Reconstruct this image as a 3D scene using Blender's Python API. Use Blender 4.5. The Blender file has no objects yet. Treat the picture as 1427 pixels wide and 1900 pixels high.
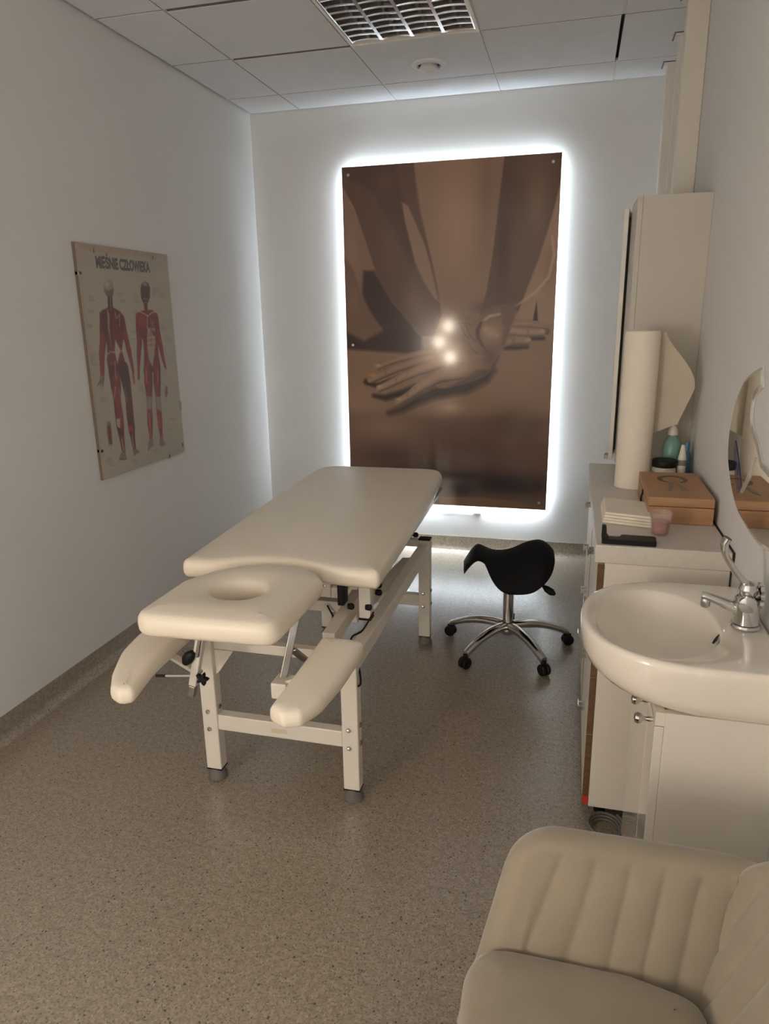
import bpy, bmesh, math, random
import numpy as np
from mathutils import Vector, Matrix

PI = math.pi
C = bpy.context.scene.collection
SC = bpy.context.scene

# ------------------------------------------------------------------ camera
cam = bpy.data.cameras.new('camera')
cam.sensor_fit = 'VERTICAL'
cam.sensor_height = 36.0
cam.lens = 1321.5 / 1900.0 * 36.0
cam.clip_start = 0.02
camo = bpy.data.objects.new('camera', cam)
C.objects.link(camo)
RIGHT = Vector((0.967596, 0.252018, -0.015678))
UP = Vector((-0.052593, 0.261873, 0.963668))
FWD = Vector((-0.246967, 0.931617, -0.266641))
m3 = Matrix((RIGHT, UP, -FWD)).transposed()
camo.matrix_world = Matrix.Translation((0, 0, 1.5229)) @ m3.to_4x4()
SC.camera = camo

# ------------------------------------------------------------------ world, lamps, exposure
world = bpy.data.worlds.new('world')
SC.world = world
world.use_nodes = True
world.node_tree.nodes['Background'].inputs[0].default_value = (0.55, 0.5, 0.45, 1)
world.node_tree.nodes['Background'].inputs[1].default_value = 0.02

def bulb(loc, energy, color, radius):
    l = bpy.data.lights.new('lamp_bulb', 'POINT')
    l.energy = energy
    l.color = color
    l.shadow_soft_size = radius
    o = bpy.data.objects.new('lamp_bulb', l)
    C.objects.link(o)
    o.location = loc
    return o

# the three bulbs of the warm lamp behind the camera; the glossy wall panel mirrors them
WARM = (1.0, 0.86, 0.70)
for loc in ((-1.807, -1.0, 1.151), (-1.682, -1.0, 1.364), (-1.656, -1.0, 0.948)):
    bulb(loc, 11.0, WARM, 0.05)
LED_STRENGTH = 27.0
# unseen fill lamp added by the right wall to brighten the whole room
dl = bpy.data.lights.new('added_fill_lamp', 'AREA')
dl.shape = 'RECTANGLE'
dl.size, dl.size_y = 0.9, 2.0
dl.energy = 15.0
dl.color = (0.97, 0.98, 1.0)
do = bpy.data.objects.new('added_fill_lamp', dl)
C.objects.link(do)
do.location = (0.42, -1.3, 1.15)
do.rotation_euler = (PI / 2, 0, PI / 2)

SC.view_settings.view_transform = 'Standard'
SC.view_settings.look = 'None'
SC.view_settings.gamma = 1
SC.view_settings.use_curve_mapping = False
SC.view_settings.exposure = 1.07
SC.cycles.max_bounces = 12
SC.cycles.diffuse_bounces = 8
SC.cycles.glossy_bounces = 6
SC.cycles.transparent_max_bounces = 12
SC.cycles.use_denoising = True
SC.cycles.caustics_reflective = False
SC.cycles.caustics_refractive = False

# ------------------------------------------------------------------ materials
def lin(c):
    return tuple((x / 12.92 if x <= 0.04045 else ((x + 0.055) / 1.055) ** 2.4) for x in c)

def mat(name, col, rough=0.5, metal=0.0, var=0.06, scale=6.0, bump=0.0, bscale=200.0, coat=0.0, coat_rough=0.1, sheen=0.0, spec=None):
    """procedural Principled material: base colour with soft noise variation, optional fine bump"""
    m = bpy.data.materials.new(name)
    m.use_nodes = True
    nt = m.node_tree
    b = nt.nodes['Principled BSDF']
    tc = nt.nodes.new('ShaderNodeTexCoord')
    nz = nt.nodes.new('ShaderNodeTexNoise')
    nz.inputs['Scale'].default_value = scale
    nz.inputs['Detail'].default_value = 4
    nt.links.new(tc.outputs['Object'], nz.inputs['Vector'])
    rp = nt.nodes.new('ShaderNodeValToRGB')
    rp.color_ramp.elements[0].position = 0.3
    rp.color_ramp.elements[1].position = 0.7
    rp.color_ramp.elements[0].color = (*[max(0, x * (1 - var)) for x in col], 1)
    rp.color_ramp.elements[1].color = (*[min(1, x * (1 + var)) for x in col], 1)
    nt.links.new(nz.outputs['Fac'], rp.inputs['Fac'])
    nt.links.new(rp.outputs['Color'], b.inputs['Base Color'])
    b.inputs['Roughness'].default_value = rough
    b.inputs['Metallic'].default_value = metal
    b.inputs['Coat Weight'].default_value = coat
    b.inputs['Coat Roughness'].default_value = coat_rough
    b.inputs['Sheen Weight'].default_value = sheen
    if spec is not None:
        b.inputs['Specular IOR Level'].default_value = spec
    if bump > 0:
        n2 = nt.nodes.new('ShaderNodeTexNoise')
        n2.inputs['Scale'].default_value = bscale
        n2.inputs['Detail'].default_value = 3
        nt.links.new(tc.outputs['Object'], n2.inputs['Vector'])
        bp = nt.nodes.new('ShaderNodeBump')
        bp.inputs['Strength'].default_value = bump
        bp.inputs['Distance'].default_value = 0.002
        nt.links.new(n2.outputs['Fac'], bp.inputs['Height'])
        nt.links.new(bp.outputs['Normal'], b.inputs['Normal'])
    return m

def floor_mat():
    m = bpy.data.materials.new('speckled_vinyl')
    m.use_nodes = True
    nt = m.node_tree
    b = nt.nodes['Principled BSDF']
    tc = nt.nodes.new('ShaderNodeTexCoord')
    def noise(scale, detail=2.0):
        n = nt.nodes.new('ShaderNodeTexNoise')
        n.inputs['Scale'].default_value = scale
        n.inputs['Detail'].default_value = detail
        nt.links.new(tc.outputs['Object'], n.inputs['Vector'])
        return n.outputs['Fac']
    def ramp(fac, p0, p1, c0, c1):
        r = nt.nodes.new('ShaderNodeValToRGB')
        r.color_ramp.elements[0].position = p0
        r.color_ramp.elements[1].position = p1
        r.color_ramp.elements[0].color = (*c0, 1)
        r.color_ramp.elements[1].color = (*c1, 1)
        nt.links.new(fac, r.inputs['Fac'])
        return r.outputs['Color']
    def mix(fac, a, bb):
        mx = nt.nodes.new('ShaderNodeMix')
        mx.data_type = 'RGBA'
        nt.links.new(fac, mx.inputs['Factor'])
        for s, v in ((6, a), (7, bb)):
            if isinstance(v, tuple):
                mx.inputs[s].default_value = (*v, 1)
            else:
                nt.links.new(v, mx.inputs[s])
        return mx.outputs[2]
    base = ramp(noise(55, 3), 0.35, 0.65, (0.27, 0.225, 0.17), (0.36, 0.305, 0.24))
    grain = ramp(noise(160, 2), 0.36, 0.5, (1, 1, 1), (0, 0, 0))
    c1 = mix(grain, base, tuple(x * 0.72 for x in (0.27, 0.225, 0.17)))
    def specks(scale, thr, col, c):
        v = nt.nodes.new('ShaderNodeTexVoronoi')
        v.inputs['Scale'].default_value = scale
        nt.links.new(tc.outputs['Object'], v.inputs['Vector'])
        sel = nt.nodes.new('ShaderNodeMath')
        sel.operation = 'LESS_THAN'
        nt.links.new(v.outputs['Distance'], sel.inputs[0])
        sel.inputs[1].default_value = 0.34
        sep = nt.nodes.new('ShaderNodeSeparateColor')
        nt.links.new(v.outputs['Color'], sep.inputs[0])
        s2 = nt.nodes.new('ShaderNodeMath')
        s2.operation = 'LESS_THAN'
        nt.links.new(sep.outputs[0], s2.inputs[0])
        s2.inputs[1].default_value = thr
        mu = nt.nodes.new('ShaderNodeMath')
        mu.operation = 'MULTIPLY'
        nt.links.new(sel.outputs[0], mu.inputs[0])
        nt.links.new(s2.outputs[0], mu.inputs[1])
        return mix(mu.outputs[0], c, col)
    c2 = specks(150, 0.16, tuple(x * 0.5 for x in (0.27, 0.225, 0.17)), c1)
    c3 = specks(170, 0.14, tuple(x * 1.25 for x in (0.36, 0.305, 0.24)), c2)
    c4 = specks(110, 0.045, tuple(x * 0.25 for x in (0.27, 0.225, 0.17)), c3)
    nt.links.new(c4, b.inputs['Base Color'])
    b.inputs['Roughness'].default_value = 0.30
    b.inputs['Specular IOR Level'].default_value = 0.75
    b.inputs['Coat Weight'].default_value = 0.7
    b.inputs['Coat Roughness'].default_value = 0.24
    n = nt.nodes.new('ShaderNodeBump')
    n.inputs['Strength'].default_value = 0.08
    n.inputs['Distance'].default_value = 0.002
    nt.links.new(noise(90, 2), n.inputs['Height'])
    nt.links.new(n.outputs['Normal'], b.inputs['Normal'])
    return m

def wood_mat(name, a, bb, scale=14.0, rough=0.5):
    m = bpy.data.materials.new(name)
    m.use_nodes = True
    nt = m.node_tree
    b = nt.nodes['Principled BSDF']
    tc = nt.nodes.new('ShaderNodeTexCoord')
    mp = nt.nodes.new('ShaderNodeMapping')
    mp.inputs['Scale'].default_value = (1.0, 0.35, 7.0)
    nt.links.new(tc.outputs['Object'], mp.inputs['Vector'])
    nz = nt.nodes.new('ShaderNodeTexNoise')
    nz.inputs['Scale'].default_value = scale
    nz.inputs['Detail'].default_value = 5
    nt.links.new(mp.outputs['Vector'], nz.inputs['Vector'])
    rp = nt.nodes.new('ShaderNodeValToRGB')
    rp.color_ramp.elements[0].position = 0.3
    rp.color_ramp.elements[1].position = 0.7
    rp.color_ramp.elements[0].color = (*a, 1)
    rp.color_ramp.elements[1].color = (*bb, 1)
    nt.links.new(nz.outputs['Fac'], rp.inputs['Fac'])
    nt.links.new(rp.outputs['Color'], b.inputs['Base Color'])
    b.inputs['Roughness'].default_value = rough
    return m

def print_mat(name, rough, coat, coat_rough):
    m = bpy.data.materials.new(name)
    m.use_nodes = True
    nt = m.node_tree
    b = nt.nodes['Principled BSDF']
    at = nt.nodes.new('ShaderNodeAttribute')
    at.attribute_name = 'print'
    nt.links.new(at.outputs['Color'], b.inputs['Base Color'])
    b.inputs['Roughness'].default_value = rough
    b.inputs['Specular IOR Level'].default_value = 0.25
    b.inputs['Coat Weight'].default_value = coat
    b.inputs['Coat Roughness'].default_value = coat_rough
    return m

def emit_mat(name, col, strength):
    m = bpy.data.materials.new(name)
    m.use_nodes = True
    b = m.node_tree.nodes['Principled BSDF']
    b.inputs['Base Color'].default_value = (0.8, 0.8, 0.8, 1)
    b.inputs['Emission Color'].default_value = (*col, 1)
    b.inputs['Emission Strength'].default_value = strength
    return m

def glass_mat(name, col, alpha, rough=0.08):
    """thin clear plastic or glass: mostly transparent with a gloss"""
    m = bpy.data.materials.new(name)
    m.use_nodes = True
    b = m.node_tree.nodes['Principled BSDF']
    b.inputs['Base Color'].default_value = (*col, 1)
    b.inputs['Roughness'].default_value = rough
    b.inputs['Alpha'].default_value = alpha
    return m

FLOOR = floor_mat()
M = dict(
    wall=mat('wall_paint', (0.70, 0.695, 0.685), 0.75, var=0.015, scale=2.0, bump=0.05, bscale=140, spec=0.25),
    tile=mat('ceiling_tile_paint', (0.68, 0.69, 0.71), 0.9, var=0.02, scale=8, bump=0.08, bscale=300, spec=0.15),
    grid=mat('ceiling_grid_paint', (0.72, 0.72, 0.72), 0.5, var=0.01),
    rawedge_and_shadow=mat('raw_tile_edge_and_shadow', (0.17, 0.15, 0.13), 0.95, var=0.15, scale=60),  # fibre colour of tile edges, also the painted shadow round the duct collars
    void=mat('ceiling_void', (0.12, 0.115, 0.11), 0.9, var=0.1),
    cream=mat('cream_vinyl', (0.85, 0.765, 0.63), 0.36, var=0.02, scale=5, bump=0.08, bscale=420, spec=0.45),
    white=mat('white_powder_coat', (0.74, 0.69, 0.61), 0.42, var=0.02, scale=9, bump=0.04, bscale=300),
    chrome=mat('chrome', (0.66, 0.65, 0.63), 0.13, 1.0, var=0.02),
    steel=mat('brushed_steel', (0.30, 0.28, 0.255), 0.36, 1.0, var=0.08, scale=30),
    alu=mat('louvre_aluminium', (0.80, 0.80, 0.82), 0.16, 1.0, var=0.02),
    black=mat('black_plastic', (0.010, 0.009, 0.009), 0.5, spec=0.22, var=0.2, bump=0.06, bscale=500),
    leather=mat('black_leatherette', (0.006, 0.006, 0.006), 0.55, spec=0.16, var=0.15, bump=0.12, bscale=380),
    rubber=mat('grey_rubber', (0.15, 0.14, 0.125), 0.7, var=0.1, bump=0.1, bscale=200),
    lam2=mat('cream_cabinet_laminate', (0.56, 0.52, 0.46), 0.4, var=0.012, scale=4, spec=0.3),
    lam=mat('white_laminate', (0.72, 0.675, 0.60), 0.35, var=0.012, scale=4, spec=0.4),
    gloss=mat('white_gloss_front', (0.72, 0.68, 0.60), 0.12, var=0.01, scale=4, coat=0.8, coat_rough=0.03),
    greylam=mat('grey_white_worktop', (0.62, 0.58, 0.52), 0.38, var=0.04, scale=60, spec=0.4),
    brown=wood_mat('walnut_edging', (0.10, 0.052, 0.026), (0.17, 0.09, 0.045), 12, 0.45),
    wood=wood_mat('bamboo_wood', (0.36, 0.19, 0.095), (0.46, 0.26, 0.135), 10, 0.5),
    wooddk=mat('engraved_grey_ink', (0.13, 0.095, 0.07), 0.6, var=0.1),
    ribbon=mat('grey_emblem_print', (0.25, 0.20, 0.165), 0.6, var=0.08),
    ceramic=mat('white_ceramic', (0.80, 0.74, 0.65), 0.10, var=0.008, scale=3, coat=0.5, coat_rough=0.04),
    dark=mat('dark_recess', (0.02, 0.018, 0.016), 0.7, var=0.1),
    velvet=mat('beige_velvet', (0.29, 0.245, 0.18), 0.85, var=0.05, scale=14, bump=0.2, bscale=600, sheen=0.5, spec=0.2),
    paper=mat('paper_towel', (0.84, 0.77, 0.66), 0.85, var=0.02, scale=30, bump=0.25, bscale=260, spec=0.15),
    mirror=mat('mirror_glass', (0.88, 0.88, 0.86), 0.02, 1.0, var=0.005),
    bevel=mat('polished_glass_edge', (0.80, 0.80, 0.76), 0.12, 0.6, var=0.02),
    blue=mat('dark_blue_gloss', (0.010, 0.022, 0.10), 0.06, var=0.1, coat=1.0, coat_rough=0.02),
    teal=mat('teal_liquid_plastic', (0.20, 0.40, 0.34), 0.25, var=0.05),
    bluep=mat('blue_plastic', (0.09, 0.22, 0.33), 0.35, var=0.05),
    offwhite=mat('offwhite_plastic', (0.74, 0.70, 0.62), 0.35, var=0.02),
    wax=mat('red_wax', (0.30, 0.065, 0.055), 0.5, var=0.06, scale=40),
    clear=glass_mat('clear_cup_plastic', (0.80, 0.66, 0.62), 0.16, 0.12),
    pane=glass_mat('clear_poster_pane', (0.9, 0.9, 0.9), 0.06, 0.05),
    red=mat('red_tag', (0.55, 0.03, 0.03), 0.5, var=0.05),
    boardside=mat('dark_frame_side', (0.16, 0.12, 0.085), 0.6, var=0.05),
    board=mat('tan_hardboard', (0.40, 0.33, 0.26), 0.7, var=0.05, scale=40),
    ink=mat('black_poster_ink', (0.075, 0.07, 0.06), 0.7, var=0.05),
    panel=mat('dark_brown_panel_edge', (0.045, 0.03, 0.024), 0.3, var=0.05),
    gold=mat('satin_bolt', (0.62, 0.58, 0.50), 0.28, 1.0, var=0.03),
    print=print_mat('acrylic_photo_print', 0.45, 0.55, 0.10),
    poster=print_mat('poster_print', 0.55, 0.0, 0.1),
    led_low=emit_mat('led_bottom_strip', (0.80, 0.91, 1.0), LED_STRENGTH * 1.9),  # single bottom strip, set stronger than the others to brighten the floor
    led=emit_mat('led_strip_light', (0.80, 0.91, 1.0), LED_STRENGTH),
)

# ------------------------------------------------------------------ mesh helpers
def root_of(o):
    while o.parent is not None:
        o = o.parent
    return o

def obj(name, bm, m, parent=None, loc=None, label=None, smooth=None):
    """link a bmesh given in world coordinates as one mesh object"""
    base = Vector(loc) if loc is not None else (root_of(parent).location.copy() if parent is not None else Vector((0, 0, 0)))
    bmesh.ops.translate(bm, verts=bm.verts, vec=-base)
    bmesh.ops.recalc_face_normals(bm, faces=bm.faces)
    me = bpy.data.meshes.new(name)
    bm.to_mesh(me)
    bm.free()
    me.materials.append(m)
    if smooth is not None:
        for p in me.polygons:
            p.use_smooth = True
        if smooth > 0:
            me.set_sharp_from_angle(angle=math.radians(smooth))
    o = bpy.data.objects.new(name, me)
    C.objects.link(o)
    if parent is not None:
        o.parent = parent
    else:
        o.location = base
    if label:
        o['label'] = label
    return o

def thing(name, label, cat, loc=(0, 0, 0), group=None):
    o = bpy.data.objects.new(name, None)
    o.empty_display_size = 0.05
    C.objects.link(o)
    o.location = loc
    o['label'] = label
    o['category'] = cat
    if group:
        o['group'] = group
    return o

def tag(o, label, cat, group=None):
    o['label'] = label
    o['category'] = cat
    if group:
        o['group'] = group
    return o

def struct(o):
    o['kind'] = 'structure'
    return o

def B():
    return bmesh.new()

def box(bm, x0, x1, y0, y1, z0, z1, bev=0.0, seg=2):
    t = bmesh.new()
    r = bmesh.ops.create_cube(t, size=1.0)
    for v in t.verts:
        v.co = Vector((x0 + (v.co.x + .5) * (x1 - x0), y0 + (v.co.y + .5) * (y1 - y0), z0 + (v.co.z + .5) * (z1 - z0)))
    if bev > 0:
        bmesh.ops.bevel(t, geom=list(t.edges), offset=bev, segments=seg, profile=0.5, affect='EDGES')
    merge(bm, t)
    return bm

def merge(bm, t, mx=None):
    if mx is not None:
        bmesh.ops.transform(t, matrix=mx, verts=t.verts)
    me = bpy.data.meshes.new('tmp')
    t.to_mesh(me)
    t.free()
    bm.from_mesh(me)
    bpy.data.meshes.remove(me)

def rings(bm, rs, close_ends=True, closed=True):
    """skin a list of rings (equal length lists of points)"""
    vs = [[bm.verts.new(p) for p in r] for r in rs]
    n = len(rs[0])
    for a, b in zip(vs[:-1], vs[1:]):
        for i in range(n if closed else n - 1):
            j = (i + 1) % n
            bm.faces.new((a[i], a[j], b[j], b[i]))
    if close_ends:
        bm.faces.new(vs[0])
        bm.faces.new(vs[-1])
    return vs

def tube(bm, pts, r, n=10, caps=True):
    pts = [Vector(p) for p in pts]
    rr = r if isinstance(r, (list, tuple)) else [r] * len(pts)
    prev = None
    out = []
    for i, p in enumerate(pts):
        d = (pts[min(i + 1, len(pts) - 1)] - pts[max(i - 1, 0)]).normalized()
        if prev is None:
            a = Vector((0, 0, 1)) if abs(d.z) < 0.9 else Vector((1, 0, 0))
            u = d.cross(a).normalized()
        else:
            u = (prev - d * prev.dot(d)).normalized()
        prev = u
        w = d.cross(u)
        out.append([p + (u * math.cos(2 * PI * k / n) + w * math.sin(2 * PI * k / n)) * rr[i] for k in range(n)])
    rings(bm, out, caps)
    return bm

def beam(bm, a, b, w, h, bev=0.003, up=(0, 0, 1)):
    """rectangular bar from a to b, w across, h along 'up'"""
    a = Vector(a); b = Vector(b)
    d = (b - a).normalized()
    u = Vector(up)
    s = d.cross(u).normalized()
    u = s.cross(d).normalized()
    L = (b - a).length
    t = bmesh.new()
    box(t, -w / 2, w / 2, 0, L, -h / 2, h / 2, bev, 2)
    mx = Matrix((( s.x, d.x, u.x, a.x), (s.y, d.y, u.y, a.y), (s.z, d.z, u.z, a.z), (0, 0, 0, 1)))
    merge(bm, t, mx)
    return bm

def lathe(bm, prof, c, n=32, axis='z', caps=True):
    """revolve (radius, height) pairs"""
    rs = []
    for r, h in prof:
        ring = []
        for k in range(n):
            a = 2 * PI * k / n
            x, y = r * math.cos(a), r * math.sin(a)
            if axis == 'z':
                ring.append((c[0] + x, c[1] + y, c[2] + h))
            elif axis == 'x':
                ring.append((c[0] + h, c[1] + x, c[2] + y))
            else:
                ring.append((c[0] + x, c[1] + h, c[2] + y))
        rs.append(ring)
    rings(bm, rs, caps)
    return bm

def catmull(pts, n=8, closed=True):
    pts = [Vector(p) for p in pts]
    N = len(pts)
    out = []
    for i in range(N if closed else N - 1):
        if closed:
            p0, p1, p2, p3 = pts[i - 1], pts[i], pts[(i + 1) % N], pts[(i + 2) % N]
        else:
            p0, p1, p2, p3 = pts[max(i - 1, 0)], pts[i], pts[i + 1], pts[min(i + 2, N - 1)]
        for k in range(n):
            t = k / n
            out.append(0.5 * ((2 * p1) + (p2 - p0) * t + (2 * p0 - 5 * p1 + 4 * p2 - p3) * t * t + (3 * p1 - p0 - 3 * p2 + p3) * t ** 3))
    if not closed:
        out.append(pts[-1])
    return out

def rounded(pts, n=8):
    """closed polygon of (x, y, radius): rounds the corners"""
    out = []
    N = len(pts)
    for i in range(N):
        p = Vector(pts[i][:2]); r = pts[i][2]
        a = Vector(pts[i - 1][:2]); b = Vector(pts[(i + 1) % N][:2])
        if r <= 0:
            out.append(p); continue
        da = (a - p).normalized(); db = (b - p).normalized()
        ang = math.acos(max(-1, min(1, da.dot(db))))
        t = min(r / math.tan(ang / 2), (a - p).length * .49, (b - p).length * .49)
        A = p + da * t; Bp = p + db * t
        for k in range(n + 1):
            s = k / n
            out.append((1 - s) ** 2 * A + 2 * s * (1 - s) * p + s * s * Bp)
    return out

def resample(pts, step):
    out = []
    N = len(pts)
    for i in range(N):
        a = Vector(pts[i]); b = Vector(pts[(i + 1) % N])
        k = max(1, int((b - a).length / step))
        for j in range(k):
            out.append(a.lerp(b, j / k))
    return out

def inset(pts, d):
    """move a closed 2D outline inwards by d (outline counter-clockwise); runs that would cross collapse to one point"""
    N = len(pts)
    out = []
    for i in range(N):
        a, p, b = pts[i - 1], pts[i], pts[(i + 1) % N]
        e1, e2 = (p - a), (b - p)
        e1 = e1.normalized() if e1.length > 1e-9 else e2.normalized()
        e2 = e2.normalized() if e2.length > 1e-9 else e1
        n = Vector((-e1.y - e2.y, e1.x + e2.x))
        n = n.normalized() if n.length > 1e-6 else Vector((-e1.y, e1.x))
        c = max(.6, n.dot(Vector((-e1.y, e1.x))))
        out.append(p + n * d / c)
    for _ in range(4):
        bad = [(out[(i + 1) % N] - out[i]).dot(pts[(i + 1) % N] - pts[i]) < 0 for i in range(N)]
        if not any(bad) or all(bad):
            break
        i0 = bad.index(False)
        i = 1
        while i <= N:
            k = (i0 + i) % N
            if bad[k]:
                run = [k]
                while bad[(run[-1] + 1) % N]:
                    run.append((run[-1] + 1) % N)
                ids = run + [(run[-1] + 1) % N]
                m = sum((out[q] for q in ids), Vector((0, 0))) / len(ids)
                for q in ids:
                    out[q] = m.copy()
                i += len(run)
            i += 1
    return out

def ccw(pts):
    s = sum(a.x * b.y - b.x * a.y for a, b in zip(pts, pts[1:] + pts[:1]))
    return pts if s > 0 else pts[::-1]

def cushion(outline, z0, z1, r, hole=None, hr=None, crown=0.004, tilt=None):
    """padded slab: outline with soft rounded edges; optional hole with rolled edges"""
    bm = bmesh.new()
    o = ccw([Vector(p) for p in outline])
    zc = (z0 + z1) / 2
    hh = (z1 - z0) / 2
    prof = []
    K = 8
    for k in range(K + 1):
        a = -PI / 2 + PI * k / K
        d = r * (1 - abs(math.cos(a)) ** 0.8)
        prof.append((d, zc + hh * math.copysign(abs(math.sin(a)) ** 0.8, math.sin(a))))
    prof.append((r + 0.025, z1 + crown))
    prof.insert(0, (r + 0.02, z0))
    def loops(line, sgn):
        vs = []
        for d, z in prof:
            q = inset(line, d * sgn)
            vs.append([bm.verts.new((p.x, p.y, z)) for p in q])
        n = len(line)
        for a, b in zip(vs[:-1], vs[1:]):
            for i in range(n):
                j = (i + 1) % n
                bm.faces.new((a[i], a[j], b[j], b[i]))
        return vs
    vo = loops(o, 1)
    if hole is not None:
        h = ccw([Vector(p) for p in hole])
        vh = loops(h, -1)
    bmesh.ops.remove_doubles(bm, verts=bm.verts, dist=1e-5)
    for side in (0, 1):
        edges = [e for e in bm.edges if e.is_boundary and ((e.verts[0].co.z > zc) == (side == 1))]
        bmesh.ops.triangle_fill(bm, use_beauty=True, use_dissolve=False, edges=edges)
    if tilt:
        y0, k = tilt
        for v in bm.verts:
            v.co.z += (v.co.y - y0) * k
    return bm

def prism(bm, outline, z0, z1, bev=0.0, plane='xy'):
    """extrude a closed 2D outline; plane picks the axes of the outline"""
    t = bmesh.new()
    def mk(p, h):
        return (p[0], p[1], h) if plane == 'xy' else ((h, p[0], p[1]) if plane == 'yz' else (p[0], h, p[1]))
    a = [t.verts.new(mk(p, z0)) for p in outline]
    b = [t.verts.new(mk(p, z1)) for p in outline]
    n = len(outline)
    for i in range(n):
        t.faces.new((a[i], a[(i + 1) % n], b[(i + 1) % n], b[i]))
    t.faces.new(a); fb = t.faces.new(b)
    if bev > 0:
        bmesh.ops.bevel(t, geom=list(fb.edges), offset=bev, segments=2, affect='EDGES')
    merge(bm, t)
    return bm

# ------------------------------------------------------------------ flat print painter (fills a colour attribute)
class Print:
    """paints polygons, tapered strokes and soft blobs on a grid of millimetre coordinates"""
    def __init__(self, w, h, nx, ny, base):
        self.nx, self.ny = nx, ny
        xs = np.linspace(0, w, nx); ys = np.linspace(0, h, ny)
        self.X, self.Y = np.meshgrid(xs, ys)
        self.c = np.zeros((ny, nx, 3)) + np.array(base, float) / 255.0
        self.dx = w / (nx - 1); self.dy = h / (ny - 1)
    def win(self, x0, x1, y0, y1):
        i0 = max(0, int(x0 / self.dx)); i1 = min(self.nx, int(x1 / self.dx) + 2)
        j0 = max(0, int(y0 / self.dy)); j1 = min(self.ny, int(y1 / self.dy) + 2)
        return (slice(j0, j1), slice(i0, i1)) if i1 > i0 and j1 > j0 else None
    def put(self, w, mask, col):
        mask = np.clip(mask, 0, 1)[..., None]
        col = np.asarray(col, float)
        self.c[w] = self.c[w] * (1 - mask) + col * mask
    def poly(self, pts, col, f, a):
        P = np.array(pts, float)
        w = self.win(P[:, 0].min() - f * 2, P[:, 0].max() + f * 2, P[:, 1].min() - f * 2, P[:, 1].max() + f * 2)
        if w is None: return
        X, Y = self.X[w], self.Y[w]
        dist = np.full(X.shape, 1e9); ins = np.zeros(X.shape, bool)
        for (x1, y1), (x2, y2) in zip(P, np.roll(P, -1, 0)):
            ex, ey = x2 - x1, y2 - y1
            L = ex * ex + ey * ey + 1e-9
            t = np.clip(((X - x1) * ex + (Y - y1) * ey) / L, 0, 1)
            dist = np.minimum(dist, np.hypot(X - x1 - t * ex, Y - y1 - t * ey))
            c = ((y1 > Y) != (y2 > Y)) & (X < (x2 - x1) * (Y - y1) / (y2 - y1 + 1e-12) + x1)
            ins ^= c
        sd = np.where(ins, dist, -dist)
        m = np.clip(sd / (2 * f) + .5, 0, 1)
        self.put(w, m * m * (3 - 2 * m) * a, np.array(col) / 255.0)
    def stroke(self, pts, col, f, a, sh):
        P = np.array(pts, float)
        R = P[:, 2].max() + f * 2
        w = self.win(P[:, 0].min() - R, P[:, 0].max() + R, P[:, 1].min() - R, P[:, 1].max() + R)
        if w is None: return
        X, Y = self.X[w], self.Y[w]
        best = np.full(X.shape, -1e9); rel = np.zeros(X.shape)
        for (x1, y1, r1), (x2, y2, r2) in zip(P[:-1], P[1:]):
            ex, ey = x2 - x1, y2 - y1
            L = ex * ex + ey * ey + 1e-9
            t = np.clip(((X - x1) * ex + (Y - y1) * ey) / L, 0, 1)
            d = np.hypot(X - x1 - t * ex, Y - y1 - t * ey)
            r = r1 + (r2 - r1) * t
            s = r - d
            side = ((Y - y1) * abs(ex) - (X - x1) * ey * np.sign(ex + 1e-9)) / math.sqrt(L) / r
            up = s > best
            best = np.where(up, s, best); rel = np.where(up, side, rel)
        m = np.clip(best / (2 * f) + .5, 0, 1)
        c = np.zeros(X.shape + (3,)) + np.array(col) / 255.0
        if sh:
            c = c * (1 + sh * (0.28 - 0.85 * np.clip(rel, -1, 1.2) ** 2 * np.where(rel > 0, 1, .35)))[..., None]
        self.put(w, m * a, c)
    def blob(self, ctr, rad, col, a):
        w = self.win(ctr[0] - rad[0] * 2.2, ctr[0] + rad[0] * 2.2, ctr[1] - rad[1] * 2.2, ctr[1] + rad[1] * 2.2)
        if w is None: return
        X, Y = self.X[w], self.Y[w]
        d2 = ((X - ctr[0]) / rad[0]) ** 2 + ((Y - ctr[1]) / rad[1]) ** 2
        self.put(w, np.exp(-1.3 * d2) * a, np.array(col) / 255.0)
    def run(self, ops):
        for o in ops:
            if o[0] == 'p': self.poly(o[1], o[2], o[3], o[4])
            elif o[0] == 's': self.stroke(o[1], o[2], o[3], o[4], o[5])
            else: self.blob(o[1], o[2], o[3], o[4])
    def linear(self, gain=1.0):
        c = np.clip(self.c, 0, 1)
        return np.where(c <= 0.04045, c / 12.92, ((c + 0.055) / 1.055) ** 2.4) * gain

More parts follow.
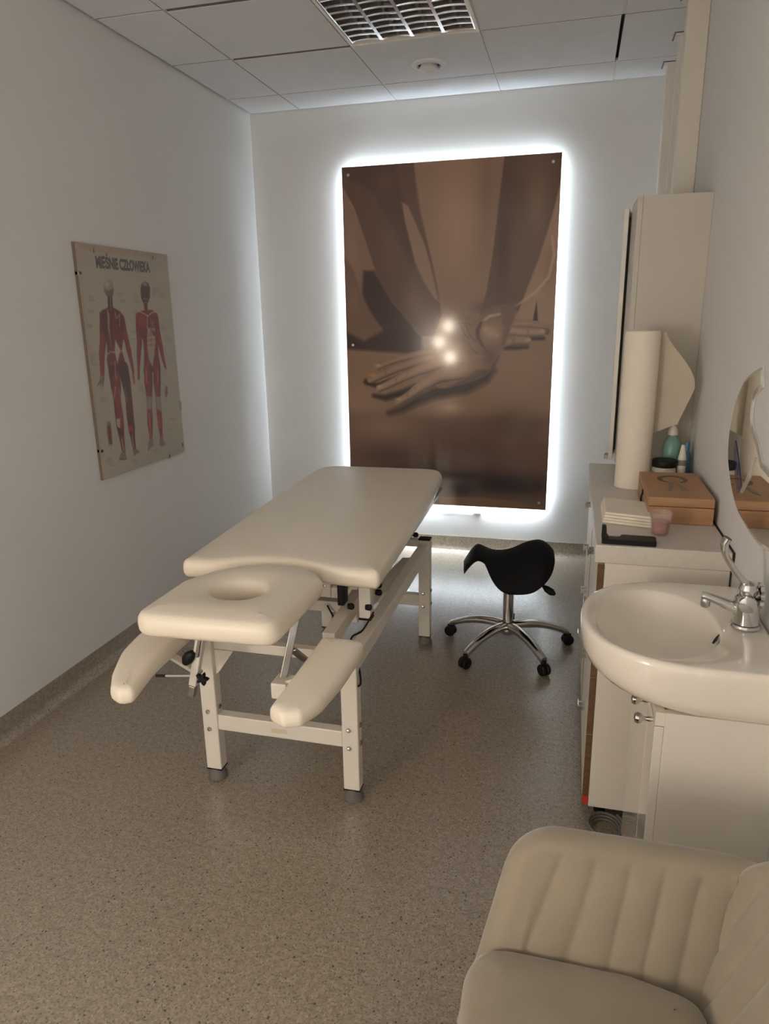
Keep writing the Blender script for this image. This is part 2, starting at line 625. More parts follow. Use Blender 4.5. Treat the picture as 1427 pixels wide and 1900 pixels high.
def print_sheet(name, pr, place, m, parent, gain):
    """a fine grid carrying the print; place(x_mm, y_mm) gives world coordinates"""
    P = np.stack([pr.X, pr.Y], -1).reshape(-1, 2)
    co = place(P[:, 0] / 1000.0, P[:, 1] / 1000.0) - np.array(root_of(parent).location)
    nx, ny = pr.nx, pr.ny
    idx = np.arange(nx * ny).reshape(ny, nx)
    q = np.stack([idx[:-1, :-1], idx[1:, :-1], idx[1:, 1:], idx[:-1, 1:]], -1).reshape(-1, 4)
    me = bpy.data.meshes.new(name)
    me.vertices.add(nx * ny)
    me.vertices.foreach_set('co', co.astype(np.float32).ravel())
    me.loops.add(q.size)
    me.loops.foreach_set('vertex_index', q.astype(np.int32).ravel())
    me.polygons.add(len(q))
    me.polygons.foreach_set('loop_start', np.arange(0, q.size, 4, dtype=np.int32))
    me.update(calc_edges=True)
    me.validate()
    ca = me.color_attributes.new('print', 'FLOAT_COLOR', 'POINT')
    col = np.ones((nx * ny, 4), np.float32)
    col[:, :3] = np.clip(pr.linear(gain), 0, 1).reshape(-1, 3)
    ca.data.foreach_set('color', col.ravel())
    me.materials.append(m)
    o = bpy.data.objects.new(name, me)
    C.objects.link(o)
    o.parent = parent
    return o

# ------------------------------------------------------------------ the room
XL, XR, YB, YF, H = -2.0, 0.44, 4.483, -2.4, 2.718
bm = B(); box(bm, XL - .1, XR + .1, YF - .1, YB + .1, -.1, 0)
struct(obj('floor', bm, FLOOR))
bm = B(); box(bm, XL - .1, XL, YF, YB, 0, H + .1)
struct(obj('wall_left', bm, M['wall']))
bm = B(); box(bm, XR, XR + .1, YF, YB, 0, H + .1)
struct(obj('wall_right', bm, M['wall']))
bm = B(); box(bm, XL - .1, XR + .1, YB, YB + .1, 0, H + .1)
struct(obj('wall_back', bm, M['wall']))
bm = B(); box(bm, XL - .1, XR + .1, YF - .1, YF, 0, H + .1)
struct(obj('wall_front', bm, M['wall']))

# coved vinyl upstands, the same sheet as the floor
def cove(name, path, nrm):
    prof = [(0.0, .1006), (.003, .1006), (.003, .035)]
    for k in range(1, 7):
        a = PI / 2 * k / 6
        prof.append((.003 + .032 * (1 - math.cos(a)), .035 - .0345 * math.sin(a)))
    prof.append((0.0, 0.0005))
    bm = B()
    rs = []
    for p in path:
        rs.append([(p[0] + nrm[0] * d, p[1] + nrm[1] * d, z) for d, z in prof])
    rings(bm, rs)
    return struct(obj(name, bm, FLOOR, smooth=50))
cove('baseboard_left', [(XL, YF), (XL, YB)], (1, 0))
cove('baseboard_back', [(XL, YB), (XR, YB)], (0, -1))
cove('baseboard_right', [(XR, YF), (XR, YB)], (-1, 0))

# suspended ceiling: void plate, then every tile and grid bar a piece of its own
bm = B(); box(bm, XL, XR, YF, YB, H + .06, H + .1)
ceil = struct(obj('ceiling', bm, M['void']))
gx = [XL, -1.6745, -1.0745, -.4745, .1255, XR]
gy = [YB, 4.173, 3.573, 2.973, 2.373, 1.773, 1.173, .573, -.027, -.627, -1.227, -1.827, YF]
tile_mesh = {}
slits_v = {(4, 1)}
slits_h = {(1, 1), (1, 2)}
for j in range(len(gy) - 1):
    for i in range(5):
        x0, x1, y1, y0 = gx[i], gx[i + 1], gy[j], gy[j + 1]
        if i == 2 and j == 2:
            continue                                            # the louvre light sits here
        g = .004
        ax0, ax1, ay0, ay1 = x0 + g, x1 - g, y0 + g, y1 - g
        if (i, j) == (3, 1): ax1 -= .006
        if (i, j) in slits_h: ay0 += .016
        if i == 0: ax0 += .008
        if j == 0: ay1 -= .003
        key = (round(ax1 - ax0, 4), round(ay1 - ay0, 4))
        if key not in tile_mesh:
            bm = B(); box(bm, 0, key[0], 0, key[1], 0, .015, .0015, 1)
            o = obj('ceiling_tile', bm, M['tile'], parent=ceil)
            o.data.materials.append(M['rawedge_and_shadow'])
            for p in o.data.polygons:
                if abs(p.normal.z) < .3: p.material_index = 1
            tile_mesh[key] = o.data
        else:
            o = bpy.data.objects.new('ceiling_tile', tile_mesh[key])
            C.objects.link(o); o.parent = ceil
        o.location = (ax0, ay0, H)
bar_mesh = {}
def bar(cx, cy, lx, ly):
    key = (round(lx, 3), round(ly, 3))
    if key not in bar_mesh:
        bm = B(); box(bm, -lx / 2, lx / 2, -ly / 2, ly / 2, 0, .012)
        o = obj('grid_bar', bm, M['grid'], parent=ceil)
        bar_mesh[key] = o.data
    else:
        o = bpy.data.objects.new('grid_bar', bar_mesh[key])
        C.objects.link(o); o.parent = ceil
    o.location = (cx, cy, H + .004)
for j in range(1, len(gy) - 1):
    for i in range(5):
        if (i, j - 1) in slits_h: continue
        bar((gx[i] + gx[i + 1]) / 2, gy[j], gx[i + 1] - gx[i], .0075)
for i in range(1, 5):
    for j in range(len(gy) - 1):
        if (i, j) in slits_v: continue
        bar(gx[i], (gy[j] + gy[j + 1]) / 2, .0075, gy[j] - gy[j + 1] - .0076)

# ------------------------------------------------------------------ louvre light (off)
lx0, lx1, ly0, ly1 = -1.0715, -.4775, 2.979, 3.600 - .03
t = thing('ceiling_light', 'square recessed ceiling light with shiny aluminium louvre, switched off', 'light', ((lx0 + lx1) / 2, (ly0 + ly1) / 2, H))
bm = B()
for b in ((lx0, lx1, ly1 - .014, ly1), (lx0, lx1, ly0, ly0 + .014), (lx0, lx0 + .014, ly0 + .014, ly1 - .014), (lx1 - .014, lx1, ly0 + .014, ly1 - .014)):
    box(bm, *b, H - .004, H + .012, .001, 1)
obj('frame', bm, M['offwhite'], t)
bm = B()
box(bm, lx0 + .004, lx1 - .004, ly0 + .004, ly1 - .004, H + .055, H + .0585)
obj('housing', bm, M['steel'], t)
cols = 4
cw = (lx1 - lx0 - .028) / cols
for k in range(cols + 1):
    x = lx0 + .014 + k * cw
    bm = B()
    half = k in (0, cols)
    ns = 8
    prof = []
    w0, w1, hh = .0075, .0012, .050
    for s in range(ns + 1):
        u = s / ns
        prof.append((w1 + (w0 - w1) * (1 - u) ** 2, H + u * hh))
    left = [(-a, z) for a, z in prof] if k != 0 else [(0, z) for a, z in prof]
    right = [(a, z) for a, z in prof] if k != cols else [(0, z) for a, z in prof]
    outl = [(x + a, z) for a, z in left] + [(x + a, z) for a, z in right[::-1]]
    prism(bm, outl, ly0 + .0145, ly1 - .0145, plane='xz')
    obj('reflector', bm, M['alu'], t, smooth=40)
nb = 9
for k in range(nb):
    y = ly0 + .045 + (ly1 - ly0 - .075) * k / (nb - 1)
    for c in range(cols):
        x0 = lx0 + .014 + c * cw + .0165; x1 = x0 + cw - .033
        bm = B()
        n = 8
        rs = []
        for s in range(n + 1):
            u = s / n
            x = x0 - .012 + (x1 - x0 + .024) * u
            sag = .004 * math.sin(PI * u)
            rs.append([(x, y - .010, H + .003 + sag), (x, y - .004, H + .0005 + sag), (x, y + .004, H + .0005 + sag), (x, y + .010, H + .003 + sag), (x, y + .002, H + .036), (x, y - .002, H + .036)])
        rings(bm, rs)
        obj('louvre_blade', bm, M['alu'], t)
for c in range(cols):
    x = lx0 + .014 + (c + .5) * cw
    bm = B(); tube(bm, [(x, ly0 + .02, H + .046), (x, ly1 - .02, H + .046)], .008, 12)
    obj('tube', bm, M['offwhite'], t, smooth=40)

# round air valve in the ceiling
t = thing('ceiling_vent', 'small round white air valve set in a ceiling tile', 'vent', (-.775, 3.925, H))
bm = B(); lathe(bm, [(.086, .0), (.086, -.004), (.078, -.011), (.060, -.013), (.056, -.006), (.056, 0)], (-.775, 3.925, H), 40)
obj('ring', bm, M['grid'], t, smooth=35)
bm = B(); lathe(bm, [(.0555, -.001), (.0555, -.003), (.001, -.003)], (-.775, 3.925, H), 40)
obj('throat', bm, M['dark'], t)
bm = B(); lathe(bm, [(.040, -.0035), (.046, -.016), (.048, -.026), (.044, -.031), (.030, -.034), (.001, -.034)], (-.775, 3.925, H), 40)
obj('disc', bm, M['grid'], t, smooth=35)
bm = B(); lathe(bm, [(.026, -.0335), (.026, -.037), (.019, -.039), (.016, -.0335)], (-.775, 3.925, H), 32)
obj('inner_ring', bm, M['offwhite'], t, smooth=35)

# three white boxed ducts down the right wall
for k, (x0, y0, w, zb, lab) in enumerate(((.356, 3.40, .084, 1.905, 'widest white boxed duct, nearest to the room door end, above the tall cabinet'),
                                      (.378, 3.86, .062, 1.0, 'white boxed duct half hidden behind the widest duct'),
                                      (.372, 4.26, .068, 1.0, 'white boxed duct closest to the back wall, beside the tall cabinet'))):
    t = thing('boxed_duct', ('widest of the three white ducts, rising from the tall cabinet', 'thin white duct mostly hidden behind the widest duct', 'white duct on right wall closest to the back wall')[k], 'duct', (x0 + w / 2, y0 + .035, .9))
    if k == 0: zb = .905
    bm = B(); box(bm, x0, XR - .0005, y0, y0 + .07, .0 if k else .92, H - .0005, .003, 1)
    obj('duct_box', bm, M['lam'], t)
    bm = B()
    prism(bm, [(x0 - .016, y0 - .012), (XR - .0005, y0 - .012), (XR - .0005, y0 + .082), (x0 - .016, y0 + .082)], H - .012, H - .0005, 0)
    obj('ceiling_collar', bm, M['grid'], t)
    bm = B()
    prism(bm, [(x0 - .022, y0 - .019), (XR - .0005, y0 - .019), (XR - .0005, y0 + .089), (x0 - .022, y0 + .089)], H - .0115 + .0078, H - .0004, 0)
    obj('collar_shadow', bm, M['rawedge_and_shadow'], t)  # thin dark plate drawn as the shadow outline round the collar

# ------------------------------------------------------------------ back lit panel
PX0, PX1, PZ0, PZ1, PY = -1.4083, -.1264, .3201, 2.3763, 4.443
t = thing('backlit_panel', 'tall brown photo panel of massaging hands with white light glowing around it', 'picture', ((PX0 + PX1) / 2, YB, PZ0))
bm = B(); box(bm, PX0, PX1, PY + .0006, PY + .0106, PZ0, PZ1, .001, 1)
obj('board', bm, M['panel'], t)
PRINT_OPS = [
('p',[(-36,-52),(1313,-37),(1373,1132),(-79,1132)],(126,100,82),2,1),
('b',(693,356),(155,500),(146,117,96),0.8),
('b',(686,817),(178,190),(112,86,70),0.6),
('b',(870,232),(48,357),(108,82,66),0.6),
('p',[(-40,49),(9,131),(106,331),(179,544),(254,689),(355,909),(248,1094),(-77,1094)],(118,92,77),10,1),
('b',(50,492),(48,214),(134,106,90),0.6),
('p',[(121,590),(191,592),(292,762),(420,910),(471,983),(484,1082),(221,1069),(224,932),(160,845),(109,734)],(58,42,37),14,1),
('p',[(-9,490),(60,588),(122,771),(198,894),(237,932),(249,1031),(114,1081),(-32,979)],(104,80,67),12,1),
('b',(55,757),(48,107),(122,95,80),0.5),
('p',[(-31,942),(116,1012),(250,944),(407,940),(484,984),(497,1107),(-37,1119)],(56,41,37),19,1),
('p',[(-36,-52),(438,-43),(452,144),(473,267),(510,405),(547,544),(585,697),(611,864),(561,984),(484,984),(420,910),(305,786),(206,616),(137,413),(71,225),(-9,90)],(88,67,57),6,1),
('p',[(-24,-51),(315,-40),(375,206),(423,459),(435,575),(335,409),(200,152),(-1,40)],(73,54,46),26,0.9),
('b',(296,454),(60,202),(98,76,64),0.6),
('b',(264,89),(83,107),(100,77,64),0.5),
('b',(434,789),(71,143),(120,95,79),0.5),
('p',[(368,212),(402,230),(448,323),(510,462),(560,614),(605,792),(560,755),(497,659),(447,552),(417,436),(386,320)],(131,105,88),8,0.95),
('s',[(433,11,7.1),(473,267,8.3),(535,521,7.1),(592,768,4.8)],(92,69,57),7,0.8,0),
('p',[(968,-19),(1291,-29),(1290,116),(1251,283),(1217,412),(1172,564),(1119,710),(1076,836),(1007,917),(862,987),(830,915),(881,727),(912,522),(931,344),(948,171)],(84,63,51),6,1),
('b',(1159,247),(89,309),(112,89,71),0.75),
('b',(1089,528),(71,202),(98,76,61),0.7),
('b',(970,479),(38,309),(66,47,39),0.8),
('b',(1106,53),(119,71),(98,78,64),0.5),
('p',[(1290,127),(1310,128),(1292,920),(1043,917),(1076,836),(1120,721),(1183,548),(1233,380)],(138,110,91),7,1),
('b',(1244,623),(48,143),(120,94,78),0.6),
('s',[(1247,435,4.8),(1263,534,5.9),(1239,656,7.1),(1167,739,5.9),(1075,801,4.8),(981,858,3.6)],(168,138,116),6,0.85,0),
('p',[(1175,785),(1187,901),(1157,901)],(38,28,26),4,1),
('p',[(-76,1055),(510,1095),(1011,1036),(1366,991),(1399,1646),(-99,1691)],(124,97,78),17,1),
('b',(106,1417),(143,131),(140,111,91),0.5),
('b',(1112,1180),(167,143),(134,106,86),0.5),
('p',[(-90,1460),(589,1468),(1389,1452),(1426,2165),(-119,2259)],(104,79,65),48,1),
('b',(240,1547),(226,83),(132,104,86),0.7),
('b',(667,1421),(83,33),(160,129,104),0.7),
('b',(773,1665),(357,131),(80,58,48),0.8),
('b',(1101,1553),(190,131),(76,55,45),0.7),
('b',(237,1735),(226,71),(72,52,44),0.75),
('b',(590,1857),(714,113),(60,43,38),0.8),
('b',(1037,1905),(298,71),(30,23,24),0.95),
('b',(751,1932),(107,65),(30,22,23),0.9),
('p',[(510,2000),(672,2001),(910,1994),(1117,2011),(1276,2040),(1279,2107),(399,2157)],(114,86,66),8,1),
('s',[(998,1054,11.7),(1067,1057,10.0),(1130,1053,6.7)],(30,21,19),10,0.95,0),
('s',[(1153,1004,10.0),(1224,1003,8.4)],(36,26,23),8,0.85,0),
('s',[(1053,915,25.1),(1129,915,21.7),(1201,930,16.7)],(116,93,78),7,1,0.5),
('s',[(1214,961,20.1),(1243,962,16.7)],(84,64,54),5,1,0.4),
('s',[(1012,955,25.1),(1114,966,24.3),(1211,967,21.7)],(124,100,84),5,1,0.65),
('s',[(980,1026,35.1),(1057,1012,28.4),(1130,1016,23.4)],(112,89,75),5,1,0.7),
('b',(1133,1008),(20,10),(160,134,114),0.8),
('b',(1214,957),(18,10),(160,134,114),0.7),
('b',(1112,915),(50,8),(150,124,104),0.5),
('b',(1048,1014),(10,22),(84,64,54),0.5),
('b',(1131,966),(8,17),(84,64,54),0.5),
('s',[(274,1462,11.7),(364,1433,21.7),(458,1381,28.4),(578,1328,36.8),(758,1296,36.8),(881,1240,30.1),(928,1192,16.7)],(42,30,26),22,0.95,0),
('s',[(171,1353,10.0),(251,1366,18.4),(365,1333,21.7),(449,1292,16.7)],(36,25,22),13,0.95,0),
('s',[(124,1272,11.7),(196,1289,15.1),(272,1266,13.4)],(36,25,22),10,0.95,0),
('s',[(120,1254,10.0),(110,1267,6.7)],(40,28,24),8,0.7,0),
('p',[(441,1095),(482,1075),(527,1060),(563,1023),(612,964),(665,892),(717,859),(787,869),(831,886),(855,836),(923,813),(1025,807),(1059,840),(1040,905),(1015,984),(994,1051),(966,1119),(928,1179),(881,1220),(820,1249),(740,1273),(659,1297),(605,1303),(523,1264),(449,1194)],(112,88,72),8,1),
('b',(872,820),(92,50),(92,70,57),0.8),
('p',[(957,805),(1066,791),(1040,905),(1015,984),(994,1051),(972,1038),(986,938)],(96,74,61),12,0.8),
('b',(914,966),(63,59),(150,123,102),0.9),
('b',(879,945),(25,22),(160,132,110),0.6),
('b',(949,984),(22,17),(158,130,108),0.6),
('s',[(870,893,5.9),(903,870,8.4),(963,859,5.9)],(168,140,118),5,0.8,0),
('s',[(850,911,7.5),(832,953,10.0),(834,995,10.0),(860,1038,6.7)],(58,42,36),8,0.85,0),
('s',[(860,1038,6.7),(882,1068,6.7),(891,1080,4.2)],(74,56,47),7,0.7,0),
('b',(905,1123),(50,67),(86,66,54),0.75),
('p',[(827,1184),(906,1183),(965,1106),(933,1183),(881,1223),(811,1253),(704,1285),(650,1299),(740,1245)],(74,56,46),12,0.85),
('b',(703,1158),(125,75),(158,129,105),0.85),
('b',(790,1037),(59,50),(122,97,79),0.7),
('s',[(736,935,3.3),(754,978,4.2),(780,1003,3.3)],(78,58,48),5,0.6,0),
('s',[(762,927,3.3),(789,986,4.2),(824,1016,3.3)],(78,58,48),5,0.6,0),
('s',[(772,1020,3.3),(799,1063,4.2),(835,1093,3.3)],(82,62,51),5,0.6,0),
('s',[(718,910,2.5),(761,910,3.3),(805,928,2.5)],(82,62,51),5,0.5,0),
('b',(835,1106),(33,12),(150,122,100),0.4),
('s',[(527,1078,21.7),(441,1098,20.9),(339,1121,19.2),(259,1148,18.4),(198,1175,17.6)],(112,88,72),4,1,0.75),
('s',[(245,1194,8.4),(357,1157,7.5),(468,1121,4.2)],(46,33,28),6,0.9,0),
('b',(203,1161),(20,10),(166,140,120),0.85),
('b',(367,1109),(17,8),(138,112,93),0.6),
('s',[(541,1119,31.8),(431,1144,27.6),(329,1178,25.1),(225,1221,24.3),(154,1253,21.7)],(112,88,72),4,1,0.8),
('s',[(234,1272,10.0),(347,1225,10.0),(468,1171,5.9),(523,1145,3.3)],(44,31,27),7,0.9,0),
('b',(168,1223),(28,11),(176,120,70),0.85),
('b',(320,1172),(28,12),(142,116,96),0.7),
('b',(254,1212),(8,18),(84,64,54),0.5),
('s',[(604,1145,38.5),(468,1189,31.8),(375,1229,27.6),(276,1277,24.3),(210,1306,21.7)],(118,94,76),4,1,0.8),
('s',[(365,1346,10.0),(449,1292,10.0),(532,1237,6.7),(577,1211,3.3)],(46,33,28),8,0.9,0),
('b',(210,1294),(22,10),(166,140,120),0.85),
('b',(385,1216),(28,12),(148,121,100),0.7),
('b',(319,1252),(8,17),(86,66,55),0.5),
('b',(394,1212),(5,10),(80,60,50),0.6),
('s',[(721,1193,55.2),(596,1225,41.8),(491,1282,33.5),(407,1344,25.1),(334,1389,20.9)],(120,95,77),4,1,0.75),
('b',(336,1372),(23,10),(166,140,118),0.85),
('b',(449,1296),(22,15),(150,122,100),0.6),
('b',(444,1301),(5,13),(84,64,53),0.5),
('b',(393,1346),(7,15),(86,66,55),0.45),
('b',(577,1123),(92,59),(176,146,118),0.75),
('b',(666,1063),(100,92),(196,164,132),0.75),
('b',(612,951),(67,100),(170,138,110),0.6),
('b',(686,1210),(67,33),(158,128,104),0.6)
]
POSTER_OPS = [
('s',[(130,265,22.3),(113,318,25.0),(102,377,22.3),(81,436,19.7),(71,507,14.5),(65,537,11.8)],(108,42,38),3,1,0.5),
('s',[(63,540,14.5),(55,567,13.1)],(110,92,86),3,1,0.5),
('s',[(48,548,3.3),(28,567,2.6)],(90,76,72),2,1,0),
('s',[(58,573,9.2),(56,597,5.3)],(150,140,128),4,0.6,0),
('s',[(259,283,19.7),(271,357,18.4),(286,427,17.1),(298,492,11.2),(302,531,8.5)],(108,42,38),3,1,0.5),
('s',[(300,543,7.9),(301,583,5.3)],(150,52,48),3,1,0.5),
('p',[(99,256),(135,242),(156,235),(215,237),(254,252),(279,289),(268,345),(247,388),(232,425),(246,482),(250,527),(123,523),(111,468),(122,432),(125,384),(106,353),(91,317)],(108,42,38),3,1),
('p',[(110,259),(154,247),(130,390),(113,353),(97,306)],(70,29,28),8,0.8),
('p',[(223,246),(269,283),(263,345),(239,332),(213,301)],(70,29,28),8,0.8),
('p',[(154,247),(176,235),(158,330),(158,415),(146,330)],(146,132,118),4,0.8),
('s',[(193,211,3.3),(175,295,3.9),(166,391,3.3)],(62,26,26),4,0.9,0),
('p',[(191,374),(221,424),(186,485),(176,428)],(168,156,138),5,1),
('s',[(213,258,2.6),(216,283,2.6),(243,264,2.6),(236,319,2.6)],(196,182,160),3,0.7,0),
('s',[(123,438,2.6),(147,427,2.6),(177,434,2.6)],(196,182,160),3,0.7,0),
('s',[(220,430,2.6),(247,428,2.6)],(196,182,160),3,0.7,0),
('s',[(133,420,3.3),(151,366,2.6),(130,306,2.0)],(70,29,28),4,0.7,0),
('s',[(232,369,3.3),(207,331,2.6)],(70,29,28),4,0.7,0),
('s',[(156,514,40.7),(157,582,38.1),(154,651,26.3),(155,722,30.2),(155,767,28.9),(156,819,19.7),(159,885,13.1)],(108,42,38),3,1,0.5),
('s',[(228,512,38.1),(239,583,32.9),(244,649,25.0),(240,727,27.6),(241,793,25.0),(242,846,15.8),(245,894,11.8)],(70,29,28),3,1,0.5),
('p',[(115,486),(187,491),(262,496),(253,572),(209,543),(182,515),(124,548)],(70,29,28),6,0.8),
('s',[(172,471,2.6),(163,514,3.3),(165,552,2.6)],(196,182,160),3,0.6,0),
('s',[(153,588,3.3),(133,636,2.6)],(196,182,160),3,0.6,0),
('s',[(177,597,2.6),(179,641,2.6)],(196,182,160),3,0.5,0),
('s',[(220,601,2.6),(230,660,2.6)],(196,182,160),3,0.6,0),
('p',[(130,731),(161,735),(151,779),(131,770)],(160,146,130),4,1),
('p',[(132,776),(178,790),(167,821),(138,809)],(70,29,28),4,1),
('p',[(217,776),(255,781),(246,814),(231,804),(216,815)],(140,40,44),4,1),
('s',[(154,831,3.9),(159,885,4.6)],(150,136,120),3,0.8,0),
('s',[(239,826,3.9),(239,886,3.9)],(150,138,120),3,0.8,0),
('p',[(137,894),(172,894),(177,928),(115,923)],(112,106,92),3,1),
('p',[(231,895),(259,897),(287,917),(232,927)],(106,100,86),3,1),
('s',[(120,922,2.6),(173,931,2.6)],(58,54,48),3,0.8,0),
('s',[(188,175,17.1),(183,223,17.1),(184,247,19.7)],(70,29,28),3,1,0.5),
('s',[(192,187,2.6),(182,247,2.6)],(196,182,160),3,0.5,0),
('b',(186,145),(32,28),(150,142,124),1),
('p',[(145,153),(155,130),(180,113),(204,113),(220,128),(222,156),(210,181),(164,182),(147,171)],(134,126,110),4,1),
('p',[(152,156),(184,161),(221,150),(213,180),(189,187),(162,183)],(92,70,62),5,0.8),
('b',(176,132),(21,14),(176,168,148),0.8),
('s',[(391,277,21.0),(385,334,23.7),(379,392,19.7),(363,450,17.1),(349,514,9.9),(341,566,7.9)],(108,42,38),3,1,0.5),
('s',[(342,573,6.6),(339,589,3.9)],(150,140,126),4,0.7,0),
('s',[(543,277,19.7),(547,351,19.7),(561,426,18.4),(573,488,11.8),(587,531,8.5)],(108,42,38),3,1,0.5),
('s',[(585,545,10.5),(579,586,5.9)],(150,140,126),4,0.8,0),
('p',[(372,270),(405,253),(459,242),(519,245),(553,264),(555,331),(539,404),(532,459),(540,514),(534,548),(387,537),(400,491),(410,439),(410,387),(380,347)],(108,42,38),3,1),
('p',[(378,270),(459,270),(454,329),(419,329),(387,309)],(140,50,46),8,0.8),
('p',[(478,264),(539,270),(522,330),(489,336)],(104,56,48),6,0.8),
('p',[(460,329),(525,330),(517,404),(492,470),(469,516),(446,508),(438,441),(446,375)],(160,140,128),6,0.85),
('s',[(470,270,2.6),(460,323,2.6),(465,349,2.6)],(196,182,160),3,0.8,0),
('s',[(412,254,2.6),(454,264,2.6),(469,274,2.6),(504,260,2.6),(535,252,2.6)],(196,182,160),3,0.8,0),
('s',[(489,336,2.0),(474,422,2.0)],(96,60,56),3,0.7,0),
('s',[(452,375,2.0),(515,374,2.0)],(196,182,160),3,0.6,0),
('s',[(446,401,2.0),(512,401,2.0)],(196,182,160),3,0.6,0),
('s',[(444,424,2.0),(505,425,2.0)],(196,182,160),3,0.7,0),
('s',[(497,297,2.0),(504,323,2.0),(521,297,2.0)],(196,182,160),3,0.6,0),
('p',[(489,336),(529,350),(522,377),(497,363)],(98,40,40),5,0.7),
('p',[(449,434),(498,437),(474,516),(453,508)],(150,146,130),5,0.9),
('s',[(429,520,34.2),(420,593,35.5),(415,661,23.7),(405,728,22.3),(398,789,23.7),(394,851,13.1),(389,878,10.5)],(108,42,38),3,1,0.5),
('s',[(505,525,32.9),(496,600,31.5),(491,669,22.3),(487,745,22.3),(486,809,21.0),(486,866,11.8),(487,888,10.5)],(108,42,38),3,1,0.5),
('s',[(413,519,3.9),(404,572,4.6),(408,592,3.3)],(196,120,112),4,0.8,0),
('s',[(515,540,3.3),(502,594,3.9)],(186,150,126),4,0.7,0),
('p',[(393,658),(439,663),(424,730),(387,719)],(136,126,114),6,0.9),
('p',[(471,667),(514,671),(508,748),(470,729)],(140,130,118),6,0.9),
('s',[(396,747,4.6),(393,816,3.9)],(196,100,92),4,0.8,0),
('s',[(474,765,3.3),(477,829,3.3)],(180,96,86),4,0.8,0),
('s',[(395,823,3.3),(391,871,3.3)],(150,136,120),3,0.7,0),
('p',[(379,866),(410,875),(412,907),(343,927),(341,915)],(124,112,100),3,1),
('p',[(468,877),(495,874),(505,905),(524,919),(483,927),(461,915)],(112,100,90),3,1),
('s',[(343,926,2.6),(353,900,2.0)],(226,216,196),2,0.9,0),
('s',[(466,199,13.1),(463,232,14.5)],(70,29,28),3,1,0.5),
('p',[(435,143),(448,121),(481,111),(508,118),(515,146),(505,186),(480,215),(447,216),(431,187)],(70,29,28),4,1),
('b',(476,123),(23,10),(158,148,130),0.9),
('s',[(455,161,3.3),(471,165,3.3)],(58,24,24),4,0.8,0),
('s',[(451,192,2.6),(485,191,2.6)],(196,182,160),3,0.5,0),
('s',[(453,209,2.0),(479,209,2.0)],(196,182,160),3,0.5,0),
('s',[(70,748,11.8),(69,786,14.5),(68,836,11.2)],(94,48,42),6,1,0.4),
('s',[(67,744,9.2),(66,738,6.6)],(140,132,118),6,0.7,0),
('s',[(66,845,6.6),(66,868,5.3)],(150,142,126),4,0.9,0),
('s',[(576,635,9.2),(572,656,12.5),(566,673,8.5)],(98,62,58),6,0.95,0),
('s',[(564,684,5.9),(561,701,3.9)],(150,142,126),5,0.8,0),
('s',[(39,185,1.3),(70,186,1.3)],(108,100,90),2,0.55,0),
('s',[(38,191,1.3),(70,192,1.3)],(108,100,90),2,0.55,0),
('s',[(36,198,1.3),(63,198,1.3)],(108,100,90),2,0.55,0),
('s',[(35,204,1.3),(81,205,1.3)],(108,100,90),2,0.55,0),
('s',[(26,248,1.3),(62,249,1.3)],(108,100,90),2,0.55,0),
('s',[(25,254,1.3),(63,256,1.3)],(108,100,90),2,0.55,0),
('s',[(11,305,1.3),(38,307,1.3)],(108,100,90),2,0.55,0),
('s',[(9,311,1.3),(35,313,1.3)],(108,100,90),2,0.55,0),
('s',[(8,317,1.3),(34,319,1.3)],(108,100,90),2,0.55,0),
('s',[(368,170,1.3),(397,171,1.3)],(108,100,90),2,0.55,0),
('s',[(367,177,1.3),(410,178,1.3)],(108,100,90),2,0.55,0),
('s',[(365,184,1.3),(414,185,1.3)],(108,100,90),2,0.55,0),
('s',[(363,195,1.3),(403,196,1.3)],(108,100,90),2,0.55,0),
('s',[(362,202,1.3),(420,203,1.3)],(108,100,90),2,0.55,0),
('s',[(361,209,1.3),(417,210,1.3)],(108,100,90),2,0.55,0),
('s',[(354,245,1.3),(384,246,1.3)],(108,100,90),2,0.55,0),
('s',[(352,252,1.3),(390,254,1.3)],(108,100,90),2,0.55,0),
('s',[(351,259,1.3),(399,261,1.3)],(108,100,90),2,0.55,0),
('s',[(318,343,1.3),(367,346,1.3)],(108,100,90),2,0.55,0),
('s',[(312,377,1.3),(353,380,1.3)],(108,100,90),2,0.55,0),
('s',[(2,420,1.3),(33,423,1.3)],(108,100,90),2,0.55,0),
('s',[(0,427,1.3),(47,431,1.3)],(108,100,90),2,0.55,0),
('s',[(-1,433,1.3),(28,436,1.3)],(108,100,90),2,0.55,0),
('s',[(-2,439,1.3),(46,444,1.3)],(108,100,90),2,0.55,0),
('s',[(-3,446,1.3),(24,448,1.3)],(108,100,90),2,0.55,0),
('s',[(-5,452,1.3),(27,455,1.3)],(108,100,90),2,0.55,0),
('s',[(-5,455,1.3),(24,458,1.3)],(108,100,90),2,0.55,0),
('s',[(-6,461,1.3),(18,464,1.3)],(108,100,90),2,0.55,0),
('s',[(-8,468,1.3),(41,473,1.3)],(108,100,90),2,0.55,0),
('s',[(-9,474,1.3),(34,479,1.3)],(108,100,90),2,0.55,0),
('s',[(39,620,1.3),(89,628,1.3)],(108,100,90),2,0.55,0),
('s',[(38,626,1.3),(71,632,1.3)],(108,100,90),2,0.55,0),
('s',[(37,633,1.3),(86,641,1.3)],(108,100,90),2,0.55,0),
('s',[(35,640,1.3),(68,645,1.3)],(108,100,90),2,0.55,0),
('s',[(333,599,1.3),(370,604,1.3)],(108,100,90),2,0.55,0),
('s',[(332,606,1.3),(367,611,1.3)],(108,100,90),2,0.55,0),
('s',[(330,613,1.3),(370,619,1.3)],(108,100,90),2,0.55,0),
('s',[(329,620,1.3),(369,626,1.3)],(108,100,90),2,0.55,0),
('s',[(538,139,1.3),(596,139,1.3)],(108,100,90),2,0.55,0),
('s',[(537,146,1.3),(598,147,1.3)],(108,100,90),2,0.55,0),
